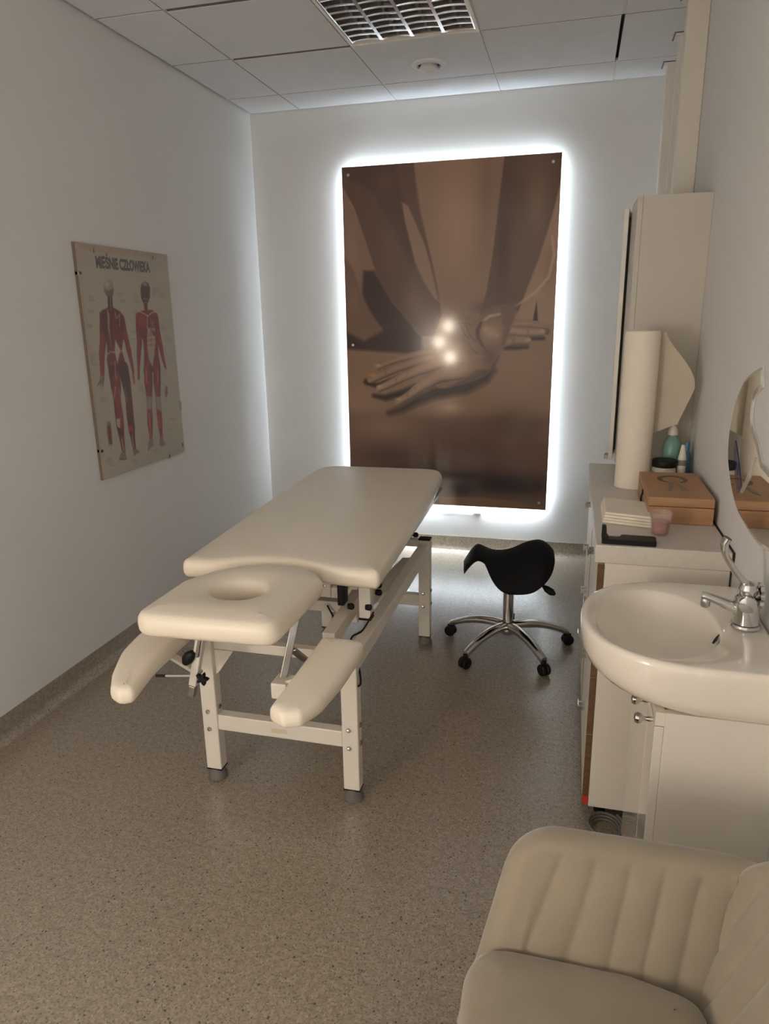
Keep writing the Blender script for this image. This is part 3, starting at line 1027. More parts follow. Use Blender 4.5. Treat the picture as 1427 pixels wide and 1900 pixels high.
('s',[(536,154,1.3),(581,154,1.3)],(108,100,90),2,0.55,0),
('s',[(534,161,1.3),(569,161,1.3)],(108,100,90),2,0.55,0),
('s',[(533,168,1.3),(589,169,1.3)],(108,100,90),2,0.55,0),
('s',[(532,175,1.3),(576,176,1.3)],(108,100,90),2,0.55,0),
('s',[(596,163,1.3),(657,164,1.3)],(108,100,90),2,0.55,0),
('s',[(595,171,1.3),(644,172,1.3)],(108,100,90),2,0.55,0),
('s',[(594,178,1.3),(648,179,1.3)],(108,100,90),2,0.55,0),
('s',[(592,185,1.3),(635,186,1.3)],(108,100,90),2,0.55,0),
('s',[(563,244,1.3),(602,245,1.3)],(108,100,90),2,0.55,0),
('s',[(580,324,1.3),(622,327,1.3)],(108,100,90),2,0.55,0),
('s',[(578,332,1.3),(631,335,1.3)],(108,100,90),2,0.55,0),
('s',[(577,339,1.3),(621,342,1.3)],(108,100,90),2,0.55,0),
('s',[(609,379,1.3),(645,382,1.3)],(108,100,90),2,0.55,0),
('s',[(607,387,1.3),(676,392,1.3)],(108,100,90),2,0.55,0),
('s',[(606,394,1.3),(663,399,1.3)],(108,100,90),2,0.55,0),
('s',[(574,793,1.3),(644,805,1.3)],(108,100,90),2,0.55,0),
('s',[(573,800,1.3),(619,809,1.3)],(108,100,90),2,0.55,0),
('s',[(281,752,1.3),(310,757,1.3)],(108,100,90),2,0.55,0),
('s',[(538,845,1.3),(584,854,1.3)],(108,100,90),2,0.55,0),
('s',[(26,892,1.3),(70,903,1.3)],(108,100,90),2,0.55,0),
('s',[(25,899,1.3),(72,911,1.3)],(108,100,90),2,0.55,0),
('s',[(24,906,1.3),(58,914,1.3)],(108,100,90),2,0.55,0),
('s',[(22,913,1.3),(72,925,1.3)],(108,100,90),2,0.55,0),
('s',[(21,919,1.3),(62,930,1.3)],(108,100,90),2,0.55,0),
('s',[(40,927,1.3),(72,935,1.3)],(108,100,90),2,0.55,0),
('s',[(39,934,1.3),(77,944,1.3)],(108,100,90),2,0.55,0),
('s',[(221,947,1.3),(264,958,1.3)],(108,100,90),2,0.55,0),
('s',[(220,954,1.3),(270,967,1.3)],(108,100,90),2,0.55,0),
('s',[(393,928,1.3),(435,938,1.3)],(108,100,90),2,0.55,0),
('s',[(391,935,1.3),(439,947,1.3)],(108,100,90),2,0.55,0),
('s',[(254,167,1.3),(297,168,1.3)],(108,100,90),2,0.55,0),
('s',[(253,174,1.3),(286,175,1.3)],(108,100,90),2,0.55,0),
('s',[(252,181,1.3),(287,181,1.3)],(108,100,90),2,0.55,0),
('s',[(264,197,1.3),(302,198,1.3)],(108,100,90),2,0.55,0),
('s',[(263,204,1.3),(299,205,1.3)],(108,100,90),2,0.55,0),
('s',[(262,211,1.3),(318,212,1.3)],(108,100,90),2,0.55,0)
]

pr = Print((PX1 - PX0) * 1000, (PZ1 - PZ0) * 1000, 280, 448, (122, 97, 80))
pr.run(PRINT_OPS)
print_sheet('photo_print', pr, lambda x, y: np.stack([PX0 + x, np.full_like(x, PY), PZ1 - y], -1), M['print'], t, 1.6)
for (x, z) in ((-1.369, 2.332), (-.172, 2.331), (-1.367, 1.342), (-.170, .366), (-1.366, .366)):
    bm = B(); lathe(bm, [(.0001, -.006), (.006, -.0055), (.0085, -.003), (.009, 0), (.007, 0), (.007, .039)], (x, PY, z), 20, 'y')
    obj('standoff_bolt', bm, M['gold'], t, smooth=35)
i = .020
for (x0, x1, z0, z1) in ((PX0 + i, PX1 - i, PZ1 - i - .004, PZ1 - i), (PX0 + i, PX1 - i, PZ0 + i, PZ0 + i + .004), (PX0 + i, PX0 + i + .004, PZ0 + i + .006, PZ1 - i - .006), (PX1 - i - .004, PX1 - i, PZ0 + i + .006, PZ1 - i - .006)):
    bm = B(); box(bm, x0, x1, PY + .011, PY + (.036 if z1 < PZ0 + .1 else .022), z0, z1)
    obj('led_strip', bm, M['led_low'] if z1 < PZ0 + .1 else M['led'], t)
bm = B(); box(bm, -.585, -.535, YB - .018, YB - .0005, .262, .276, .003); box(bm, -.575, -.545, YB - .022, YB - .018, .266, .272, .001, 1)
obj('cable_connector', bm, M['offwhite'], t)
bm = B(); tube(bm, [(-.80, YB - .006, .268), (-.74, YB - .006, .274), (-.68, YB - .008, .279), (-.62, YB - .006, .272), (-.58, YB - .006, .268)], .0022, 6)
obj('cable', bm, M['offwhite'], t, smooth=60)

# ------------------------------------------------------------------ muscle chart on the left wall
QY0, QY1, QZ0, QZ1 = 2.658, 3.356, .838, 1.828
t = thing('muscle_chart', 'framed chart of two red human muscle figures on the left wall', 'poster', (XL, (QY0 + QY1) / 2, QZ0))
bm = B(); box(bm, XL + .0005, XL + .014, QY0, QY1, QZ0, QZ1, .001, 1)
obj('backing_board', bm, M['board'], t)
bm = B(); box(bm, XL + .0005, XL + .0135, QY0 - .004, QY0 - .0003, QZ0, QZ1, .001, 1)
obj('frame_side', bm, M['boardside'], t)
pr = Print((QY1 - QY0) * 1000, (QZ1 - QZ0) * 1000, 200, 300, (160, 152, 138))
pr.run(POSTER_OPS)
pap = print_sheet('printed_sheet', pr, lambda x, y: np.stack([np.full_like(x, XL + .0148), QY0 + .010 + x * (QY1 - QY0 - .012) / (QY1 - QY0), QZ1 - .028 - y * (QZ1 - QZ0 - .030) / (QZ1 - QZ0)], -1), M['poster'], t, 1.2)
tx = bpy.data.curves.new('title', 'FONT')
tx.body = 'MIĘŚNIE CZŁOWIEKA'
tx.size = .062
tx.align_x = 'CENTER'
tx.align_y = 'CENTER'
tx.offset = .0034
to = bpy.data.objects.new('title', tx)
C.objects.link(to)
dg = bpy.context.evaluated_depsgraph_get()
tme = bpy.data.meshes.new_from_object(to.evaluated_get(dg))
bpy.data.objects.remove(to)
xs = [v.co.x for v in tme.vertices]; wd = max(xs) - min(xs)
for v in tme.vertices:
    x, y = v.co.x * .41 / wd, v.co.y
    v.co = Vector((XL + .0152, QY0 + .325 + x, QZ1 - .072 + y)) - t.location
tme.materials.clear(); tme.materials.append(M['ink'])
o = bpy.data.objects.new('title_lettering', tme); C.objects.link(o); o.parent = t
bm = B(); box(bm, XL + .0156, XL + .0172, QY0 + .001, QY1 - .001, QZ0 + .001, QZ1 - .022)
obj('glass_pane', bm, M['pane'], t)
for (y, z, ww, hh) in ((QY0 + .11, QZ1 - .024, .014, .02), (QY0 + .56, QZ1 - .024, .014, .02), (QY0 + .006, QZ1 - .12, .02, .014), (QY0 + .006, QZ0 + .13, .02, .014), (QY1 - .006, QZ0 + .24, .012, .05), (QY0 + .54, QZ0 + .006, .012, .02)):
    bm = B(); box(bm, XL + .0005, XL + .019, y - ww / 2, y + ww / 2, z - hh / 2, z + hh / 2, .001, 1)
    obj('clip', bm, M['chrome'], t)
bm = B(); box(bm, XL + .0174, XL + .0182, QY1 - .028, QY1 - .016, QZ0 + .03, QZ0 + .05)
obj('corner_mark', bm, M['ink'], t)

# ------------------------------------------------------------------ massage table
t = thing('massage_table', 'cream padded massage table with face hole and white steel frame', 'massage table', (-.87, 2.49, 0))
# lying surface: straight long sides, big rounded far corners, shallow arch at the head end
main = [(-1.240, 2.005, .02), (-1.274, 2.70, 0), (-1.296, 3.30, 0), (-1.292, 3.590, .14), (-.630, 3.600, .12), (-.590, 3.10, 0), (-.560, 2.035, .022)]
o1 = rounded(main, 10)
arch = [(-.56 - .12, 2.036), (-.73, 2.042), (-.78, 2.062), (-.86, 2.082), (-.94, 2.086), (-1.03, 2.068), (-1.09, 2.038), (-1.14, 2.012)]
o1 = o1 + [Vector(p) for p in arch]
o1 = resample(o1, .035)
bm = cushion(o1, .678, .745, .026, crown=.003)
obj('lying_cushion', bm, M['cream'], t, smooth=60, label='long cream padded lying surface')
# head section
hd = [(-1.150, 1.575, .055), (-.728, 1.590, .055), (-.724, 1.80, 0), (-.722, 1.965, .03), (-.765, 2.018, .04), (-.83, 2.050, .05), (-.94, 2.054, .05), (-1.03, 2.020, .05), (-1.095, 1.955, .04), (-1.148, 1.845, .05)]
o2 = resample(rounded(hd, 6), .03)
hole = [Vector((-.935 + .078 * math.cos(2 * PI * k / 36), 1.815 + .070 * math.sin(2 * PI * k / 36))) for k in range(36)]
bm = cushion(o2, .668, .742, .034, hole=hole, crown=.006)
obj('head_cushion', bm, M['cream'], t, smooth=60, label='cream head section with an oval face hole')
# arm rests
ar = [(-.694, 1.455, .02), (-.648, 1.430, .03), (-.604, 1.447, .02), (-.574, 1.515, .12), (-.556, 1.64, .30), (-.550, 1.79, .10), (-.552, 1.835, .03), (-.600, 1.842, .02), (-.688, 1.838, .02), (-.690, 1.64, .2)]
al = [(-1.147, 1.453, .02), (-1.112, 1.436, .03), (-1.078, 1.456, .02), (-1.102, 1.60, .2), (-1.106, 1.87, .02), (-1.225, 1.87, .04), (-1.248, 1.75, .22), (-1.234, 1.63, .22), (-1.188, 1.520, .16)]
for pts, lab in ((ar, 'cream arm rest beside the right front leg'), (al, 'cream arm rest on the side of the left wall')):
    o3 = resample(rounded(pts, 6), .022)
    bm = cushion(o3, .545, .598, .024, crown=.002, tilt=(1.65, .04))
    obj('arm_rest', bm, M['cream'], t, smooth=60, label=lab)
# white steel base
LX = (-1.113, -.624); LY = (1.905, 3.075)
for x in LX:
    for y in LY:
        bm = B(); box(bm, x - .027, x + .027, y - .022, y + .022, .043, .522, .004)
        leg = obj('leg', bm, M['white'], t)
        bm = B(); lathe(bm, [(.024, .042), (.0265, .038), (.0265, .024), (.031, .016), (.032, .003), (.028, .0)], (x, y, 0), 24)
        obj('rubber_foot', bm, M['rubber'], leg, smooth=40)
        bm = B(); box(bm, x - .028, x + .028, y - .023, y + .023, .5225, .530, .002, 1)
        obj('end_cap', bm, M['black'], leg)
        bm = B(); box(bm, x - .0275, x + .0275, y - .0225, y + .0225, .040, .0425)
        obj('foot_collar', bm, M['black'], leg)
        for z in (.197, .262):
            bm = B(); lathe(bm, [(.0085, 0), (.0085, -.002), (.006, -.005), (.001, -.0055)], (x - .004, y - .0222, z), 14, 'y')
            obj('bolt', bm, M['chrome'], leg, smooth=40)
            bm = B(); lathe(bm, [(.008, 0), (.008, .004), (.004, .006), (.001, .006)], (x + .0272, y, z + .012), 12, 'x')
            obj('bolt', bm, M['steel'], leg, smooth=40)
for y in LY:
    bm = B(); box(bm, LX[0] + .0272, LX[1] - .0272, y - .018, y + .018, .196, .252, .003)
    obj('lower_crossbar', bm, M['white'], t)
    bm = B(); box(bm, LX[0] + .0272, LX[1] - .0272, y - .016 + .01, y + .016 + .01, .486, .520, .003)
    obj('upper_crossbar', bm, M['white'], t)
# faint brand plate on the front bar (unreadable in the photo)
bm = B(); box(bm, -.895, -.84, 1.8862, 1.8868, .214, .230)
obj('maker_plate', bm, mat('worn_gold_print', (.66, .55, .42), .5), t)
for x in LX:
    bm = B(); box(bm, x - .022, x + .022, LY[0] + .0225, LY[1] - .0225, .452, .508, .003)
    obj('side_rail', bm, M['white'], t)
    s = 1 if x < -.87 else -1
    bm = B()
    prism(bm, [(x + s * .028, .484), (x + s * .095, .484), (x + s * .085, .470), (x + s * .040, .405), (x + s * .028, .395)], LY[0] - .004, LY[0] + .004, plane='xz')
    obj('gusset', bm, M['white'], t)
# lifting arms, upper frame
for x in (-1.03, -.705):
    bm = B(); beam(bm, (x, 1.945, .535), (x, 2.96, .600), .042, .05)
    obj('lift_arm', bm, M['white'], t)
    bm = B(); beam(bm, (x, 2.20, .505), (x, 3.04, .420), .034, .04)
    obj('lift_arm', bm, M['white'], t)
for x in (-1.06, -.675):
    bm = B(); box(bm, x - .016, x + .016, 2.12, 3.50, .640, .6765, .003)
    obj('upper_rail', bm, M['white'], t)
for y in (2.16, 2.85, 3.44):
    bm = B(); box(bm, -1.0435, -.6915, y - .016, y + .016, .643, .674, .003)
    obj('upper_crossbar', bm, M['white'], t)
bm = B(); box(bm, -.646, -.606, 2.085, 2.125, .556, .677, .003)
post = obj('support_post', bm, M['white'], t)
bm = B(); box(bm, -.647, -.605, 2.084, 2.126, .550, .5555)
obj('end_cap', bm, M['black'], post)
bm = B(); box(bm, -1.134, -1.094, 2.085, 2.125, .556, .677, .003)
post = obj('support_post', bm, M['white'], t)
bm = B(); box(bm, -1.04, -.72, 2.30, 2.34, .470, .512, .003)
obj('middle_crossbar', bm, M['white'], t)
bm = B(); box(bm, -.88, -.70, 2.26, 2.31, .612, .638, .006)
obj('lift_motor', bm, M['black'], t)
bm = B(); box(bm, -.715, -.692, 2.07, 2.12, .60, .6765, .004)
obj('motor_bracket', bm, M['black'], t)
bm = B(); tube(bm, [(-.86, 2.32, .60), (-.80, 2.70, .54), (-.76, 3.0, .50)], .016, 12)
obj('lift_piston', bm, M['steel'], t, smooth=50)
# under-edge metal strip, knobs
bm = B(); beam(bm, (-.592, 2.20, .668), (-.618, 3.46, .668), .012, .016, .002)
obj('edge_strip', bm, M['steel'], t)
for p in ((-.598, 2.16, .648), (-.598, 2.16, .622), (-.612, 2.085, .598), (-.670, 2.075, .600), (-.596, 2.74, .648)):
    bm = B(); lathe(bm, [(.001, -.012), (.009, -.010), (.011, -.003), (.011, .006), (.007, .011), (.001, .012)], p, 14, 'x')
    obj('knob', bm, M['black'], t, smooth=50)
bm = B(); box(bm, -1.235, -1.175, 2.09, 2.12, .650, .672, .003)
obj('socket_end', bm, M['black'], t)
# head section hardware
for a, b in (((-.752, 1.80, .668), (-.778, 1.745, .500)), ((-.757, 1.775, .580), (-.752, 1.86, .505))):
    bm = B(); beam(bm, a, b, .010, .022, .002, up=(1, .5, 0))
    obj('strut', bm, M['steel'], t)
bm = B(); box(bm, -.800, -.752, 1.70, 1.765, .455, .505, .004)
obj('strut_socket', bm, M['white'], t)
bm = B(); beam(bm, (-.776, 1.735, .492), (-.66, 1.72, .548), .03, .012, .002)
obj('arm_bracket', bm, M['white'], t)
bm = B(); box(bm, -1.05, -.79, 1.70, 1.73, .650, .6675, .003)
obj('head_frame', bm, M['white'], t)
bm = B(); beam(bm, (-1.004, 1.70, .650), (-1.048, 1.70, .470), .024, .024, .003, up=(0, 1, 0))
st = obj('tilt_arm', bm, M['white'], t)
bm = B(); beam(bm, (-1.049, 1.70, .468), (-1.058, 1.70, .432), .021, .021, .002, up=(0, 1, 0))
obj('steel_end', bm, M['steel'], st)
bm = B(); beam(bm, (-1.000, 1.69, .652), (-1.018, 1.685, .572), .010, .014, .002, up=(0, 1, 0))
obj('strut', bm, M['steel'], t)
bm = B(); tube(bm, [(-1.058, 1.682, .548), (-1.050, 1.682, .560), (-1.040, 1.682, .574), (-1.030, 1.682, .586)], [.010, .017, .017, .009], 14)
obj('lever_knob', bm, M['black'], t, smooth=60)
bm = B()
star = []
for k in range(20):
    a = 2 * PI * k / 20
    star.append((-1.006 + (.015 + .006 * math.cos(5 * a)) * math.cos(a), .504 + (.015 + .006 * math.cos(5 * a)) * math.sin(a)))
prism(bm, star, 1.675, 1.688, plane='xz'); tube(bm, [(-1.006, 1.688, .504), (-1.03, 1.70, .504)], .005, 8)
obj('star_knob', bm, M['black'], t)
bm = B(); tube(bm, [(-1.04, 1.70, .500), (-1.145, 1.70, .487)], .003, 8)
rod = obj('release_rod', bm, M['white'], t)
bm = B(); tube(bm, [(-1.140, 1.70, .4876), (-1.172, 1.70, .484)], .0045, 8)
obj('rod_tip', bm, M['black'], rod)
bm = B(); beam(bm, (-1.03, 1.715, .500), (-1.13, 1.72, .548), .028, .010, .002)
obj('arm_bracket', bm, M['white'], t)
# cables
for pts in ([(-.60, 2.10, .575), (-.615, 2.02, .545), (-.64, 1.99, .535), (-.645, 1.97, .51)],
            [(-.604, 1.93, .47), (-.590, 1.90, .45), (-.588, 1.895, .425), (-.60, 1.90, .412), (-.618, 1.93, .41)],
            [(-.83, 2.29, .500), (-.80, 2.27, .465), (-.775, 2.25, .435)],
            [(-.72, 2.9, .62), (-.705, 2.9, .58), (-.70, 2.92, .54)]):
    bm = B(); tube(bm, catmull([Vector(p) for p in pts], 5, False), .0035, 6)
    obj('cable', bm, M['black'], t, smooth=60)

# ------------------------------------------------------------------ saddle stool
sx, sy = -.238, 3.11
t = thing('saddle_stool', 'black saddle stool on a chrome five-star base with castors', 'stool', (sx, sy, 0))
def saddle():
    U, V = 56, 30
    def halfwidth(x):
        body = .180 * max(0, 1 - abs((x - .042) / .156) ** 2.7) ** .37
        nose = .080 * max(0, 1 - max(0, (-.13 - x) / .075) ** 3) ** .5 if x < .0 else 0
        k = 14.0
        return max(.001, (body ** 4 + nose ** 4) ** .25)
    def at(u, v):
        x = -.204 + .398 * (0.5 - 0.5 * math.cos(PI * u))
        w = halfwidth(x)
        y = w * math.sin(v * PI / 2)
        zc = .487 + .032 * math.exp(-((x + .15) / .055) ** 2) + .062 * (1 / (1 + math.exp(-(x - .045) / .028))) - .05 * max(0, (x - .12) / .075) ** 2
        zc -= .060 * max(0, (-.135 - x) / .065) ** 1.5
        z = zc - (.132 + .055 / (1 + math.exp(-(x - .045) / .028))) * (abs(y) / .182) ** 1.9
        return Vector((x, y, z)), abs(y) / max(w, .001), w
    bm = B()
    rs = []
    for i in range(U + 1):
        up = [at(i / U, -1 + 2 * j / V) for j in range(V + 1)]
        ring = [p[0] for p in up]
        for j in range(V, -1, -1):
            p, e, w = up[j]
            th = .012 + .050 * (1 - e ** 3) * min(1, w / .03)
            q = p.copy(); q.z -= th; q.y *= .95
            ring.append(q)
        rs.append(ring)
    rings(bm, rs)
    bmesh.ops.smooth_vert(bm, verts=bm.verts, factor=.5)
    rz = Matrix.Rotation(math.radians(8), 4, 'Z')
    for v in bm.verts:
        v.co = rz @ v.co
        v.co += Vector((sx, sy - .03, 0))
    return bm
obj('saddle_seat', saddle(), M['leather'], t, smooth=0)
bm = B(); lathe(bm, [(.055, .372), (.055, .388), (.030, .395), (.001, .395)], (sx, sy, 0), 24)
obj('seat_plate', bm, M['black'], t, smooth=40)
bm = B(); lathe(bm, [(.024, .115), (.024, .30), (.0235, .30), (.018, .302), (.018, .372)], (sx, sy, 0), 28)
obj('gas_column', bm, M['chrome'], t, smooth=40)
bm = B(); tube(bm, [(sx + .05, sy - .02, .382), (sx + .13, sy - .07, .368), (sx + .165, sy - .09, .352)], .005, 8)
lev = obj('height_lever', bm, M['black'], t, smooth=60)
bm = B(); tube(bm, [(sx + .155, sy - .085, .358), (sx + .172, sy - .094, .348), (sx + .195, sy - .10, .336), (sx + .210, sy - .104, .328)], [.006, .015, .016, .006], 12)
obj('lever_grip', bm, M['black'], lev, smooth=60)
bm = B(); lathe(bm, [(.001, .075), (.026, .075), (.036, .085), (.038, .108), (.030, .124), (.026, .126), (.001, .126)], (sx, sy, 0), 28)
obj('hub', bm, M['chrome'], t, smooth=40)
for k in range(5):
    a = math.radians(164 + 72 * k)
    d = Vector((math.cos(a), math.sin(a), 0)); s = Vector((-d.y, d.x, 0))
    rs = []
    for j in range(15):
        u = j / 14
        r = .028 + .262 * u
        z = .118 - .052 * u ** 2.0 + .008 * math.sin(PI * u)
        w = .024 - .007 * u
        h = .018 - .003 * u
        c = Vector((sx, sy, z)) + d * r
        ring = []
        for m in range(12):
            b = 2 * PI * m / 12
            cx = math.copysign(abs(math.cos(b)) ** .7, math.cos(b)); cz = math.copysign(abs(math.sin(b)) ** .7, math.sin(b))
            ring.append(c + s * w * cx + Vector((0, 0, 1)) * h * cz)
        rs.append(ring)
    bm = B(); rings(bm, rs)
    leg = obj('base_arm', bm, M['chrome'], t, smooth=50)
    e = Vector((sx, sy, 0)) + d * .285
    bm = B()
    lathe(bm, [(.006, .056), (.013, .054), (.013, .066), (.006, .07)], e, 14)
    # fork hood and twin wheels
    off = s * .0 + d * .008
    for q in (-1, 1):
        c = e + off + s * q * .012
        tt = B()
        lathe(tt, [(.006, -.009), (.022, -.009), (.026, -.005), (.026, .005), (.022, .009), (.006, .009)], (0, 0, 0), 20, 'y')
        mx = Matrix(((d.x, s.x, 0, c.x), (d.y, s.y, 0, c.y), (0, 0, 1, .0262), (0, 0, 0, 1)))
        merge(bm, tt, mx)
    tt = B(); box(tt, -.02, .016, -.005, .005, .018, .056, .003)
    merge(bm, tt, Matrix(((d.x, s.x, 0, (e + off).x), (d.y, s.y, 0, (e + off).y), (0, 0, 1, 0), (0, 0, 0, 1))))
    obj('castor', bm, M['black'], leg, smooth=40)

# ------------------------------------------------------------------ base cabinets and worktop along the right wall
def base_cabinet(y0, y1, lab, near):
    t = thing('base_cabinet', lab, 'cabinet', (.27, (y0 + y1) / 2, 0), group=None)
    bm = B(); box(bm, .112, XR - .006, y0, y1, .052, .8475, .002, 1)
    obj('body', bm, M['lam'], t)
    for lx in (.15, .39):
        for ly in (y0 + .06, y1 - .06):
            bm = B(); lathe(bm, [(.018, 0), (.018, .008), (.012, .012), (.012, .0515)], (lx, ly, 0), 14)
            obj('leg', bm, M['black'], t, smooth=40)
    zs = [.056, .30, .49, .67, .842]
    for k in range(4):
        z0, z1 = zs[k] + .0015, zs[k + 1] - .0015
        bm = B(); box(bm, .094, .1115, y0 + .0035, y1 - .0015, z0, z1, .001, 1)
        dr = obj('drawer', bm, M['lam'], t)
        bm = B(); box(bm, .093, .1112, y0 + .0005, y0 + .0033, z0, z1)
        obj('edge_strip', bm, M['brown'], dr, label='brown wood-look edge strip')
        yc = (y0 + y1) / 2 - .05
        zc = z1 - .035
        bm = B()
        box(bm, .070, .074, yc - .022, yc + .022, zc - .011, zc + .011, .001, 1)
        box(bm, .074, .0938, yc - .020, yc - .012, zc - .006, zc + .006); box(bm, .074, .0938, yc + .012, yc + .020, zc - .006, zc + .006)
        obj('handle', bm, M['chrome'], dr)
    if near:
        bm = B(); box(bm, .0945, .1105, y0 - .0012, y0 + .0003, .060, .088)
        obj('red_tag', bm, M['red'], t)
    return t
base_cabinet(1.968, 2.53, 'white drawer cabinet closest to the sink, brown front edge with red tag', True)
base_cabinet(2.533, 3.10, 'white drawer cabinet at the far end of the worktop, away from the sink', False)
bm = B(); box(bm, .084, XR - .006, 1.962, 3.106, .848, .900, .003)
wt = obj('worktop', bm, M['greylam'], loc=(.26, 2.53, .848))
tag(wt, 'pale worktop running along the right wall on the drawer cabinets', 'worktop')
bm = B(); box(bm, XR - .0055, XR - .0005, 1.962, 3.106, .848, .900)
o = obj('trim_1', bm, M['dark']); struct(o)

# ------------------------------------------------------------------ tall wall cabinet
t = thing('tall_cabinet', 'tall narrow cream cabinet on the right wall behind the paper roll', 'cabinet', (.315, 3.2, .902))
bm = B()
cx0, cx1, cy0, cy1, cz0, cz1 = .208, XR - .0005, 2.886, 3.395, .902, 1.918
box(bm, cx0, cx1, cy0, cy0 + .018, cz0, cz1, .001, 1)
box(bm, cx0, cx1, cy1 - .018, cy1, cz0, cz1, .001, 1)
box(bm, cx0, cx1, cy0 + .018, cy1 - .018, cz0, cz0 + .018)
box(bm, cx0, cx1, cy0 + .018, cy1 - .018, cz1 - .018, cz1)
box(bm, cx1 - .006, cx1, cy0 + .018, cy1 - .018, cz0 + .018, cz1 - .018)
for z in (1.24, 1.58):
    box(bm, cx0 + .01, cx1 - .006, cy0 + .018, cy1 - .018, z, z + .016)
obj('body', bm, M['lam2'], t)
bm = B(); box(bm, .189, .2075, cy0, 3.17, cz0, cz1, .001, 1)
obj('door', bm, M['lam2'], t, label='closed cream door')
tt = B(); box(tt, -.009, .009, -.222, 0, cz0 + .003, cz1 - .003, .001, 1)
mx = Matrix.Translation((.199, 3.395, 0)) @ Matrix.Rotation(math.radians(-7.5), 4, 'Z')
bm = B(); merge(bm, tt, mx)
dr = obj('door', bm, M['gloss'], t, label='glossy door standing slightly ajar')
bm = B(); tt = B(); box(tt, -.026, -.0095, -.218, -.17, cz0 + .004, cz0 + .022, .001, 1); merge(bm, tt, mx)
obj('door_grip', bm, M['steel'], dr)

# ------------------------------------------------------------------ things on the worktop
WT = .9005
# paper roll with a loose flap
rc = (.226, 2.70)
t = thing('paper_roll', 'tall white roll of couch paper standing upright on the worktop', 'paper roll', (rc[0], rc[1], WT))
bm = B(); lathe(bm, [(.012, 0), (.058, 0), (.060, .002), (.060, .553), (.058, .555), (.022, .555), (.020, .553), (.012, .54)], (rc[0], rc[1], WT), 48)
obj('roll', bm, M['paper'], t, smooth=35)
bm = B()
n, k = 14, 20
grid = []
for i in range(n + 1):
    u = i / n
    row = []
    for j in range(k + 1):
        v = j / k
        reach = .018 + .108 * math.sin(PI / 2 * min(1, v / .6)) ** 1.4 - .045 * max(0, (v - .6) / .4)
        x = rc[0] + .045 + u * (reach + .012)
        y = rc[1] + .036 - .05 * u + .006 * math.sin(v * 5 + u * 2) * u
        z = WT + .550 - v * (.315 + .05 * (1 - u))
        row.append(Vector((x, y, z)))
    grid.append(row)
# the sheet peels off the roll on its right and ends in a loose, torn edge
vs = [[bm.verts.new(p) for p in r] for r in grid]
for i in range(n):
    for j in range(k):
        bm.faces.new((vs[i][j], vs[i + 1][j], vs[i + 1][j + 1], vs[i][j + 1]))
bmesh.ops.solidify(bm, geom=list(bm.faces), thickness=.0012)
obj('loose_sheet', bm, M['paper'], t, smooth=60)

# wooden box
t = thing('wooden_box', 'flat brown wooden box with a dark ring emblem on its lid', 'box', (.327, 2.40, WT))
bx0, bx1, by0, by1 = .240, .425, 2.215, 2.585
bm = B(); box(bm, bx0, bx1, by0, by1, WT, WT + .052, .002)
obj('body', bm, M['wood'], t)
bm = B(); box(bm, bx0, bx1, by0, by1, WT + .0535, WT + .081, .002)
obj('lid', bm, M['wood'], t)
bm = B()
rs = []
for k in range(41):
    a = math.radians(-60 + 300 * k / 40)
    w = .004 + .005 * math.sin(PI * k / 40)
    for s in (1,):
        c = Vector((.335 + .040 * math.cos(a), 2.47 + .050 * math.sin(a), WT + .0816))
        d = Vector((math.cos(a), math.sin(a), 0))
        rs.append([c - d * w, c + d * w, c + d * w + Vector((0, 0, .0006)), c - d * w + Vector((0, 0, .0006))])
rings(bm, rs)
obj('ring_emblem', bm, M['wooddk'], t)
bm = B()
for pts in ([(.318, 2.425), (.335, 2.425), (.318, 2.315), (.302, 2.29)], [(.335, 2.405), (.352, 2.40), (.368, 2.30), (.356, 2.315), (.345, 2.305)]):
    prism(bm, pts, WT + .0812, WT + .0818)
obj('ribbon_emblem', bm, M['ribbon'], t)
bm = B()
box(bm, bx0 - .004, bx0 - .0003, 2.395, 2.407, WT + .042, WT + .060, .001, 1)
tube(bm, [(bx0 - .004, 2.400, WT + .044), (bx0 - .005, 2.394, WT + .030), (bx0 - .005, 2.388, WT + .018)], .002, 6)
tube(bm, [(bx0 - .004, 2.402, WT + .044), (bx0 - .005, 2.408, WT + .030), (bx0 - .005, 2.414, WT + .016)], .002, 6)
obj('clasp', bm, M['black'], t)

# jar with black lid, behind the box
t = thing('cream_jar', 'squat clear jar of cream with a black screw lid', 'jar', (.334, 2.70, WT))
bm = B(); lathe(bm, [(.001, 0), (.038, 0), (.041, .004), (.041, .068), (.037, .074), (.037, .078), (.001, .078)], (.334, 2.70, WT), 36)
obj('jar_body', bm, M['offwhite'], t, smooth=35)
bm = B(); lathe(bm, [(.001, .079), (.042, .079), (.043, .081), (.043, .101), (.041, .104), (.001, .104)], (.334, 2.70, WT), 36)
obj('lid', bm, M['black'], t, smooth=35)
bm = B(); lathe(bm, [(.0413, .024), (.0415, .024), (.0415, .062), (.0413, .062)], (.334, 2.70, WT), 36, caps=False)
obj('label_band', bm, M['ribbon'], t, smooth=35)
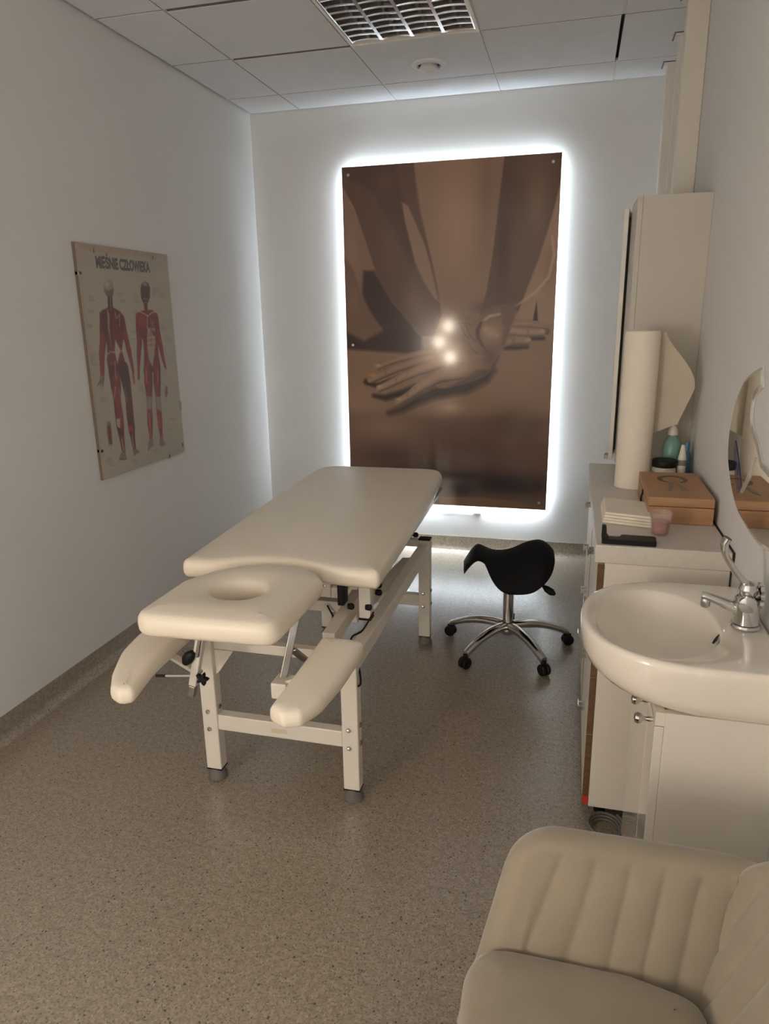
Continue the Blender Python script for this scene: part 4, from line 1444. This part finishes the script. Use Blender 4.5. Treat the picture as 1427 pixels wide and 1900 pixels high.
# teal bottle with white spray head
t = thing('spray_bottle', 'translucent teal bottle with a white pump head behind the jar', 'bottle', (.367, 2.80, WT))
bc = (.367, 2.80, WT)
bm = B(); lathe(bm, [(.001, 0), (.030, 0), (.033, .004), (.033, .125), (.030, .150), (.018, .168), (.013, .172), (.013, .178), (.001, .178)], bc, 32)
obj('bottle_body', bm, M['teal'], t, smooth=40)
bm = B(); lathe(bm, [(.001, .178), (.017, .178), (.018, .182), (.016, .200), (.011, .206), (.011, .214), (.001, .214)], bc, 24)
obj('collar', bm, M['offwhite'], t, smooth=40)
bm = B(); box(bm, bc[0] - .014, bc[0] + .014, bc[1] - .014, bc[1] + .014, WT + .2145, WT + .238, .004); box(bm, bc[0] - .030, bc[0] - .014, bc[1] - .006, bc[1] + .006, WT + .222, WT + .234, .002)
hd_ = obj('pump_head', bm, M['offwhite'], t)
bm = B(); lathe(bm, [(.003, 0), (.003, -.002)], (bc[0] - .030, bc[1], WT + .228), 10, 'x')
obj('nozzle', bm, M['black'], hd_)
# small white tube and blue bottle
t = thing('slim_tube', 'slim white tube bottle with printed bands between teal and blue bottles', 'bottle', (.392, 2.70, WT))
bm = B(); lathe(bm, [(.001, 0), (.014, 0), (.0145, .003), (.0145, .110), (.010, .135), (.006, .158), (.001, .160)], (.392, 2.70, WT), 20)
obj('tube_body', bm, M['offwhite'], t, smooth=40)
bm = B(); lathe(bm, [(.0147, .085), (.0149, .085), (.0149, .105), (.0147, .105)], (.392, 2.70, WT), 20, caps=False)
obj('printed_band', bm, M['ribbon'], t, smooth=40)
t = thing('blue_bottle', 'slim blue bottle against the wall behind the wooden box', 'bottle', (.416, 2.77, WT))
bm = B(); lathe(bm, [(.001, 0), (.015, 0), (.016, .003), (.016, .105), (.008, .125), (.001, .125)], (.416, 2.77, WT), 20)
obj('bottle_body', bm, M['bluep'], t, smooth=40)
bm = B(); lathe(bm, [(.009, .1255), (.009, .155), (.008, .157), (.001, .157)], (.416, 2.77, WT), 16)
obj('cap', bm, M['bluep'], t, smooth=40)

# folded napkins, candle cup, black holder
t = thing('napkin_pack', 'stack of folded white paper napkins lying behind the black holder', 'napkins', (.18, 2.26, WT))
for k in range(4):
    bm = B()
    z = WT + .0085 * k
    box(bm, .108 + .002 * k, .250 - .0015 * k, 2.185 + .002 * k, 2.385 - .003 * k, z, z + .0082, .0035, 2)
    for v in bm.verts:
        u = (v.co.x - .112) / .134
        v.co.y += -.035 * u + .03 * 0
        v.co.z += (0.004 * math.sin(u * PI)) * (k / 3)
    obj('napkin', bm, M['paper'], t)
t = thing('candle_cup', 'clear plastic cup holding red candle wax', 'candle', (.264, 2.10, WT))
bm = B()
lathe(bm, [(.001, 0), (.022, 0), (.024, .003), (.0315, .067), (.0300, .067), (.0228, .004), (.001, .004)], (.264, 2.10, WT), 36)
obj('cup', bm, M['clear'], t, smooth=40)
bm = B(); lathe(bm, [(.001, .0055), (.0215, .0055), (.0252, .040), (.001, .041)], (.264, 2.10, WT), 32)
obj('wax', bm, M['wax'], t, smooth=40)
t = thing('black_holder', 'black L-shaped plastic holder with small grey inset, at worktop corner', 'holder', (.16, 1.99, WT))
bm = B()
prism(bm, rounded([(.100, 1.975, .006), (.243, 1.973, .006), (.245, 2.026, .006), (.155, 2.028, .004), (.147, 2.004, .004), (.112, 2.004, .004), (.100, 1.998, .004)], 5), WT, WT + .014, .002)
obj('body', bm, M['black'], t)
bm = B()
prism(bm, rounded([(.0985, WT + .0145, .001), (.122, WT + .0145, .008), (.112, WT + .026, .006), (.110, WT + .050, .004), (.0985, WT + .052, .004)], 4), 1.978, 1.996, plane='xz')
obj('upright', bm, M['black'], t)
bm = B(); box(bm, .120, .150, 2.006, 2.022, WT, WT + .012, .003)
obj('grey_inset', bm, M['steel'], t)

# ------------------------------------------------------------------ wash basin on a small vanity cabinet
SY = 1.60
t = thing('vanity_cabinet', 'glossy white cabinet with two round knobs under the wash basin', 'cabinet', (.32, SY, 0))
vx, vy0, vy1 = .198, 1.382, 1.815
bm = B()
box(bm, vx + .0185, XR - .0005, vy0, vy0 + .018, .10, .7355, .001, 1)
box(bm, vx + .0185, XR - .0005, vy1 - .018, vy1, .10, .7355, .001, 1)
box(bm, vx + .0185, XR - .0005, vy0 + .018, vy1 - .018, .10, .118)
box(bm, vx, vx + .0185, vy0, vy0 + .018, .705, .7355); box(bm, vx, vx + .0185, vy0 + .018, vy1, .712, .7355)
obj('body', bm, M['lam'], t)
bm = B(); box(bm, vx + .04, XR - .003, vy0 + .02, vy1 - .02, 0, .0995)
obj('plinth', bm, M['lam'], t)
for k, (a, b) in enumerate(((vy0, 1.5), (1.503, vy1))):
    bm = B(); box(bm, vx, vx + .018, a, b, .104, .7025, .001, 1)
    d = obj('door', bm, M['gloss'], t)
    y = 1.462 if k == 0 else 1.542
    bm = B(); lathe(bm, [(.006, 0), (.0045, -.008), (.006, -.014), (.0105, -.018), (.0125, -.024), (.0105, -.030), (.001, -.032)], (vx - .0003, y, .672), 20, 'x')
    obj('knob', bm, M['chrome'], d, smooth=40)

def basin():
    N = 72
    c = Vector((.215, SY))
    base = []
    for k in range(41):                                         # front half ellipse then square back to the wall
        a = PI / 2 + PI * k / 40
        ca, sa = math.cos(a), math.sin(a)
        base.append(Vector((.300 + .255 * math.copysign(abs(ca) ** .86, ca), SY + .243 * math.copysign(abs(sa) ** .86, sa))))
    base += [Vector((.4385, SY - .243)), Vector((.4385, SY + .243))]
    def ray(a):
        d = Vector((math.cos(a), math.sin(a)))
        best = 9
        for p, q in zip(base, base[1:] + base[:1]):
            e = q - p
            den = d.x * e.y - d.y * e.x
            if abs(den) < 1e-9: continue
            w = p - c
            tt = (w.x * e.y - w.y * e.x) / den
            s = (w.x * d.y - w.y * d.x) / den
            if tt > 0 and -1e-6 <= s <= 1 + 1e-6: best = min(best, tt)
        return best
    ang = [2 * PI * k / N for k in range(N)]
    R = [ray(a) for a in ang]
    def outer(k, sx_, sy_, ins):
        a = ang[k]
        r = R[k] - ins
        x = c.x + r * math.cos(a); y = c.y + r * math.sin(a)
        x = .4385 + (x - .4385) * sx_
        y = SY + (y - SY) * sy_
        return x, min(y, 9)
    rs = []
    for z, sx_, sy_, ins in ((.7365, .60, .72, 0), (.737, .77, .86, 0), (.741, .85, .93, 0), (.752, .915, .968, 0), (.77, .965, .987, 0), (.795, .992, .997, 0), (.822, 1, 1, 0), (.838, 1, 1, 0), (.846, 1, 1, .002), (.851, 1, 1, .006), (.852, 1, 1, .012)):
        rs.append([(*outer(k, sx_, sy_, ins), z) for k in range(N)])
    bc = Vector((.205, SY - .01))
    def bowl(k, ax, ay, z, cx=bc.x):
        a = ang[k]
        return (cx + ax * math.cos(a), bc.y + ay * math.sin(a), z)
    for ax, ay, z in ((.140, .192, .8495), (.135, .187, .845), (.129, .181, .834), (.119, .169, .81), (.100, .146, .78), (.078, .115, .756), (.050, .075, .743), (.022, .022, .738)):
        rs.append([bowl(k, ax, ay, z, bc.x + (.140 - ax) * .35) for k in range(N)])
    bm = B(); rings(bm, rs)
    return bm
t = thing('wash_basin', 'white ceramic wash basin with rounded front on the right wall', 'sink', (.25, SY, .736))
obj('basin', basin(), M['ceramic'], t, smooth=0)
bm = B(); lathe(bm, [(.001, .0035), (.016, .0035), (.021, .0015), (.021, 0)], (.246, SY - .01, .7385), 24)
obj('drain', bm, M['chrome'], t, smooth=40)
bm = B(); tt = B(); lathe(tt, [(.010, 0), (.010, .003), (.006, .004), (.001, .002)], (0, 0, 0), 16)
merge(bm, tt, Matrix.Translation((.334, SY - .035, .826)) @ Matrix.Rotation(math.radians(-62), 4, 'Y') @ Matrix.Diagonal((1.3, .40, 1, 1)))
obj('overflow_hole', bm, M['dark'], t)
# faucet
fx, fy, fz = .392, 1.588, .8525
t = thing('mixer_tap', 'chrome mixer tap with long curved elbow lever', 'faucet', (fx, fy, fz))
bm = B(); lathe(bm, [(.001, 0), (.030, 0), (.0315, .004), (.030, .008), (.026, .010), (.001, .010)], (fx, fy, fz), 32)
obj('base_ring', bm, M['chrome'], t, smooth=40)
bm = B()
rs = []
for z, r, dx in ((.0105, .0275, 0), (.03, .027, -.001), (.05, .026, -.003), (.066, .0235, -.004), (.074, .016, -.004), (.078, .006, -.004)):
    rs.append([(fx + dx + r * math.cos(2 * PI * k / 28), fy + r * math.sin(2 * PI * k / 28), fz + z) for k in range(28)])
rings(bm, rs)
obj('body', bm, M['chrome'], t, smooth=40)
bm = B()
sp = [(fx - .012, .036, .017, .016), (fx - .035, .046, .015, .013), (fx - .06, .056, .0125, .010), (fx - .083, .0635, .011, .009), (fx - .093, .0655, .010, .008)]
rs = []
for x, z, w, h in sp:
    rs.append([(x, fy + w * math.copysign(abs(math.cos(2 * PI * k / 20)) ** .8, math.cos(2 * PI * k / 20)), fz + z + h * math.copysign(abs(math.sin(2 * PI * k / 20)) ** .8, math.sin(2 * PI * k / 20))) for k in range(20)])
rings(bm, rs)
spt = obj('spout', bm, M['chrome'], t, smooth=50)
bm = B(); lathe(bm, [(.0095, .010), (.0105, .004), (.0105, -.008), (.009, -.010), (.008, -.006)], (fx - .085, fy, fz + .050), 20)
obj('aerator', bm, M['chrome'], spt, smooth=40)
bm = B()
lathe(bm, [(.017, .0785), (.020, .083), (.021, .094), (.017, .104), (.008, .108), (.001, .108)], (fx - .003, fy, fz - .004), 24)
obj('cartridge_cap', bm, M['chrome'], t, smooth=40)
bm = B()
path = catmull([Vector(p) for p in ((fx - .006, fy, fz + .098), (fx - .026, fy, fz + .118), (fx - .044, fy, fz + .142), (fx - .057, fy, fz + .165), (fx - .060, fy, fz + .186), (fx - .055, fy, fz + .200))], 5, False)
rs = []
for i, p in enumerate(path):
    u = i / (len(path) - 1)
    w = .0095 + .012 * max(0, u - .55)
    d = (path[min(i + 1, len(path) - 1)] - path[max(i - 1, 0)]).normalized()
    nrm = Vector((d.z, 0, -d.x))
    h = .0075 + .003 * max(0, u - .5)
    rs.append([p + Vector((0, 1, 0)) * w * math.cos(2 * PI * k / 14) + nrm * h * math.sin(2 * PI * k / 14) for k in range(14)])
rings(bm, rs)
obj('lever', bm, M['chrome'], t, smooth=60)
bm = B(); lathe(bm, [(.012, .006), (.018, .004), (.018, -.004), (.012, -.006), (.001, -.007)], (fx - .006, fy - .024, fz + .060), 24, 'y')
obj('side_disc', bm, M['chrome'], t, smooth=40)
bm = B()
gear = []
for k in range(36):
    a = 2 * PI * k / 36
    r = .0235 if k % 3 else .0285
    gear.append((fy + r * math.cos(a), fz + .075 + r * math.sin(a)))
prism(bm, gear, fx + .018, fx + .026, plane='yz')
obj('toothed_collar', bm, M['chrome'], t)

# ------------------------------------------------------------------ wavy mirror
t = thing('wavy_mirror', 'frameless mirror with wavy flame-shaped glass edge above the basin', 'mirror', (XR, 1.85, 1.0))
mo = [(1.900, 1.390), (1.986, 1.371), (2.080, 1.339), (2.147, 1.286), (2.174, 1.230), (2.184, 1.175), (2.160, 1.110), (2.085, 1.052), (2.004, 1.017), (1.901, 1.003), (1.810, .996), (1.70, 1.0), (1.56, 1.03), (1.50, 1.08), (1.56, 1.13), (1.68, 1.165), (1.80, 1.175), (1.858, 1.213), (1.931, 1.244), (1.954, 1.288), (1.936, 1.320), (1.878, 1.344)]
seg1 = catmull([Vector((*p, 0)) for p in mo[:17]], 5, False)
seg2 = catmull([Vector((*p, 0)) for p in mo[17:]], 5, False)
ol = ccw([Vector((p.x, p.y)) for p in seg1 + seg2])
bm = B()
def mring(d, x):
    return [bm.verts.new((x, p.x, p.y)) for p in inset(ol, d)]
r0 = mring(0, XR - .0006); r1 = mring(0, XR - .004); r2 = mring(.010, XR - .0065)
n = len(ol)
for a, b in ((r0, r1), (r1, r2)):
    for i in range(n):
        bm.faces.new((a[i], a[(i + 1) % n], b[(i + 1) % n], b[i]))
obj('bevelled_edge', bm, M['bevel'], t)
bm = B()
ip = inset(ol, .0098)
ip = [p for k, p in enumerate(ip) if (p - ip[k - 1]).length > 1e-4]
vv = [bm.verts.new((XR - .0066, p.x, p.y)) for p in ip]
ee = [bm.edges.new((vv[k - 1], vv[k])) for k in range(len(vv))]
bmesh.ops.triangle_fill(bm, use_beauty=True, use_dissolve=False, edges=ee)
obj('mirror_glass', bm, M['mirror'], t)
bm = B()
bl = [Vector((y, z)) for y, z in ((2.090, 1.180), (2.050, 1.160), (2.000, 1.120), (1.962, 1.086), (1.960, 1.070), (1.985, 1.066), (2.030, 1.085), (2.075, 1.130))]
prism(bm, [tuple(p.to_2d()) for p in catmull([Vector((*p, 0)) for p in bl], 5)], XR - .0067, XR - .0080, plane='yz')
obj('blue_mark', bm, M['blue'], t)  # glossy dark blue shape laid on the mirror face
bm = B()
prism(bm, [(1.850, 1.180), (1.858, 1.174), (1.905, 1.122), (1.958, 1.068), (1.946, 1.068), (1.885, 1.120)], XR - .0067, XR - .0095, plane='yz')
obj('cut_line', bm, M['bevel'], t)

# ------------------------------------------------------------------ cable coil on the floor under the basin
bm = B()
pts = []
for k in range(70):
    a = 2 * PI * k / 22
    r = .040 + .0003 * k
    pts.append(Vector((.165 + r * math.cos(a) * .9, 1.935 + r * math.sin(a), .006 + .0003 * k)))
tube(bm, pts, .0045, 8)
o = obj('cable_coil', bm, M['rubber'], loc=(.165, 1.935, 0), smooth=60)
tag(o, 'coiled grey cable lying on the floor beneath the drawer cabinet', 'cable')

# ------------------------------------------------------------------ beige tub chair
t = thing('tub_chair', 'beige velvet tub chair with channel-stitched back standing before the basin', 'chair', (.14, .78, 0))
CH = dict(yw=1.07, x0=-.055, xc=.302, zt=.652, sx=-.130)
def shell():
    # plan path of the inner face at the top edge: wing end, corner, back, corner, wing end
    fy_, by_ = CH['yw'], CH['yw'] - .58
    xb = CH['xc']
    ctrl = [(CH['x0'], fy_), (xb - .10, fy_), (xb - .02, fy_), (xb + .006, fy_ - .006), (xb + .018, fy_ - .04), (xb + .034, fy_ - .14), (xb + .040, fy_ - .29),
            (xb + .034, by_ + .14), (xb + .018, by_ + .04), (xb + .006, by_ + .006), (xb - .02, by_), (xb - .10, by_), (CH['x0'], by_)]
    dense = []
    for a, b in zip(ctrl[:-1], ctrl[1:]):
        for k in range(12):
            dense.append(Vector(a).lerp(Vector(b), k / 12))
    dense.append(Vector(ctrl[-1]))
    for _ in range(4):
        dense = [dense[0]] + [(dense[i - 1] + dense[i] * 2 + dense[i + 1]) / 4 for i in range(1, len(dense) - 1)] + [dense[-1]]
    S = [0]
    for a, b in zip(dense[:-1], dense[1:]): S.append(S[-1] + (b - a).length)
    total = S[-1]
    NS = 300
    def at(s):
        import bisect
        i = min(max(bisect.bisect(S, s) - 1, 0), len(S) - 2)
        u = (s - S[i]) / (S[i + 1] - S[i])
        p = dense[i].lerp(dense[i + 1], u)
        d = (dense[min(i + 2, len(dense) - 1)] - dense[max(i - 1, 0)]).normalized()
        return p, d
    # the path runs with the seat on its right hand
    ztop0, zbot = CH['zt'], .30
    cwid = .0545
    rs = []
    for k in range(NS + 1):
        s = total * k / NS
        p, d = at(s)
        inn = Vector((d.y, -d.x))
        end = min(s, total - s)
        rr = .075
        zt = ztop0
        if end < rr: zt -= .070 * (1 - math.sqrt(max(0, 1 - (1 - end / rr) ** 2)))
        # the back stands higher than the wings, stepping up from each corner
        cor = CH['xc'] - CH['x0'] + .004
        zt += .085 * (1 - math.exp(-max(0, end - cor) / .045))
        thick = .060
        efac = math.sqrt(max(.02, 1 - max(0, 1 - end / .03) ** 2))
        ring = []
        NT = 26
        for j in range(NT + 1):
            tt = j / NT
            z = zbot + (zt - .02 - zbot) * tt
            h = (z - .45) / (ztop0 - .45)
            lean = .075 * (h - 1)                                # in towards the seat lower down
            sl = s + (.034 * (1 - h) if s < total / 2 else -.034 * (1 - h))
            q = (sl - .032) / cwid
            ph = q - math.floor(q)
            groove = (1 - abs(2 * ph - 1)) if True else 0
            b = math.sqrt(max(0, 1 - (2 * ph - 1) ** 2))
            bump = .0085 * b
            if s < .055 or total - s < .055: bump = .0085
            top = max(0, (tt - .965) / .035)
            bump = bump * (1 - top * top) + .0085 * top * top
            off = (-lean * .85) + bump * efac
            ring.append((p + inn * off, z))
        # rounded top then outer face
        p_top = ring[-1][0]
        tpt = p_top
        for j in range(1, 8):
            a = PI * j / 8
            c = tpt - inn * thick * .5
            ring.append((c + inn * thick * .5 * math.cos(a), zt - .02 + .02 * math.sin(a)))
        for j in range(0, 9):
            tt = 1 - j / 8
            z = zbot + (zt - .02 - zbot) * tt
            h = (z - .45) / (ztop0 - .45)
            ring.append((p + inn * (-.075 * (h - 1) * .85 + .0085) - inn * thick, z))
        mid2 = sum((r[0] for r in ring), Vector((0, 0))) / len(ring)
        out = []
        for (q2, z) in ring:
            c = p + inn * (-.075 * ((z - .45) / (ztop0 - .45) - 1) * .85 - thick * .45)
            w = c + (q2 - c) * efac
            h = (z - .45) / (ztop0 - .45)
            out.append((w.x - .050 * max(0, 1 - h) * max(0, 1 - end / .16), w.y, z))
        rs.append(out)
    bm = B(); rings(bm, rs)
    return bm
obj('backrest', shell(), M['velvet'], t, smooth=0, label='channel-stitched wraparound back')
yw = CH['yw']
so = [(CH['sx'], yw - .60, .10), (CH['sx'] + .01, yw - .29, 0), (CH['sx'] - .002, yw - .058, .085), (CH['xc'] - .16, yw - .060, .05), (CH['xc'] - .045, yw - .085, .06), (CH['xc'] - .025, yw - .29, 0), (CH['xc'] - .045, yw - .57, .06), (CH['xc'] - .16, yw - .60, .05)]
bm = cushion(resample(rounded(so, 8), .02), .355, .474, .036, crown=.008)
obj('seat_cushion', bm, M['velvet'], t, smooth=60)
bm = cushion(resample(rounded([(p[0] + .015, p[1], p[2]) for p in so], 8), .03), .275, .355, .012, crown=0)
obj('seat_base', bm, M['velvet'], t, smooth=60)
for x in (CH['sx'] + .09, CH['xc'] - .09):
    for y in (yw - .15, yw - .50):
        bm = B(); tube(bm, [(x, y, .2745), (x + (.02 if x > .1 else -.02), y + (.02 if y > yw - .3 else -.02), .0)], [.016, .010], 14)
        obj('leg', bm, M['black'], t, smooth=50)
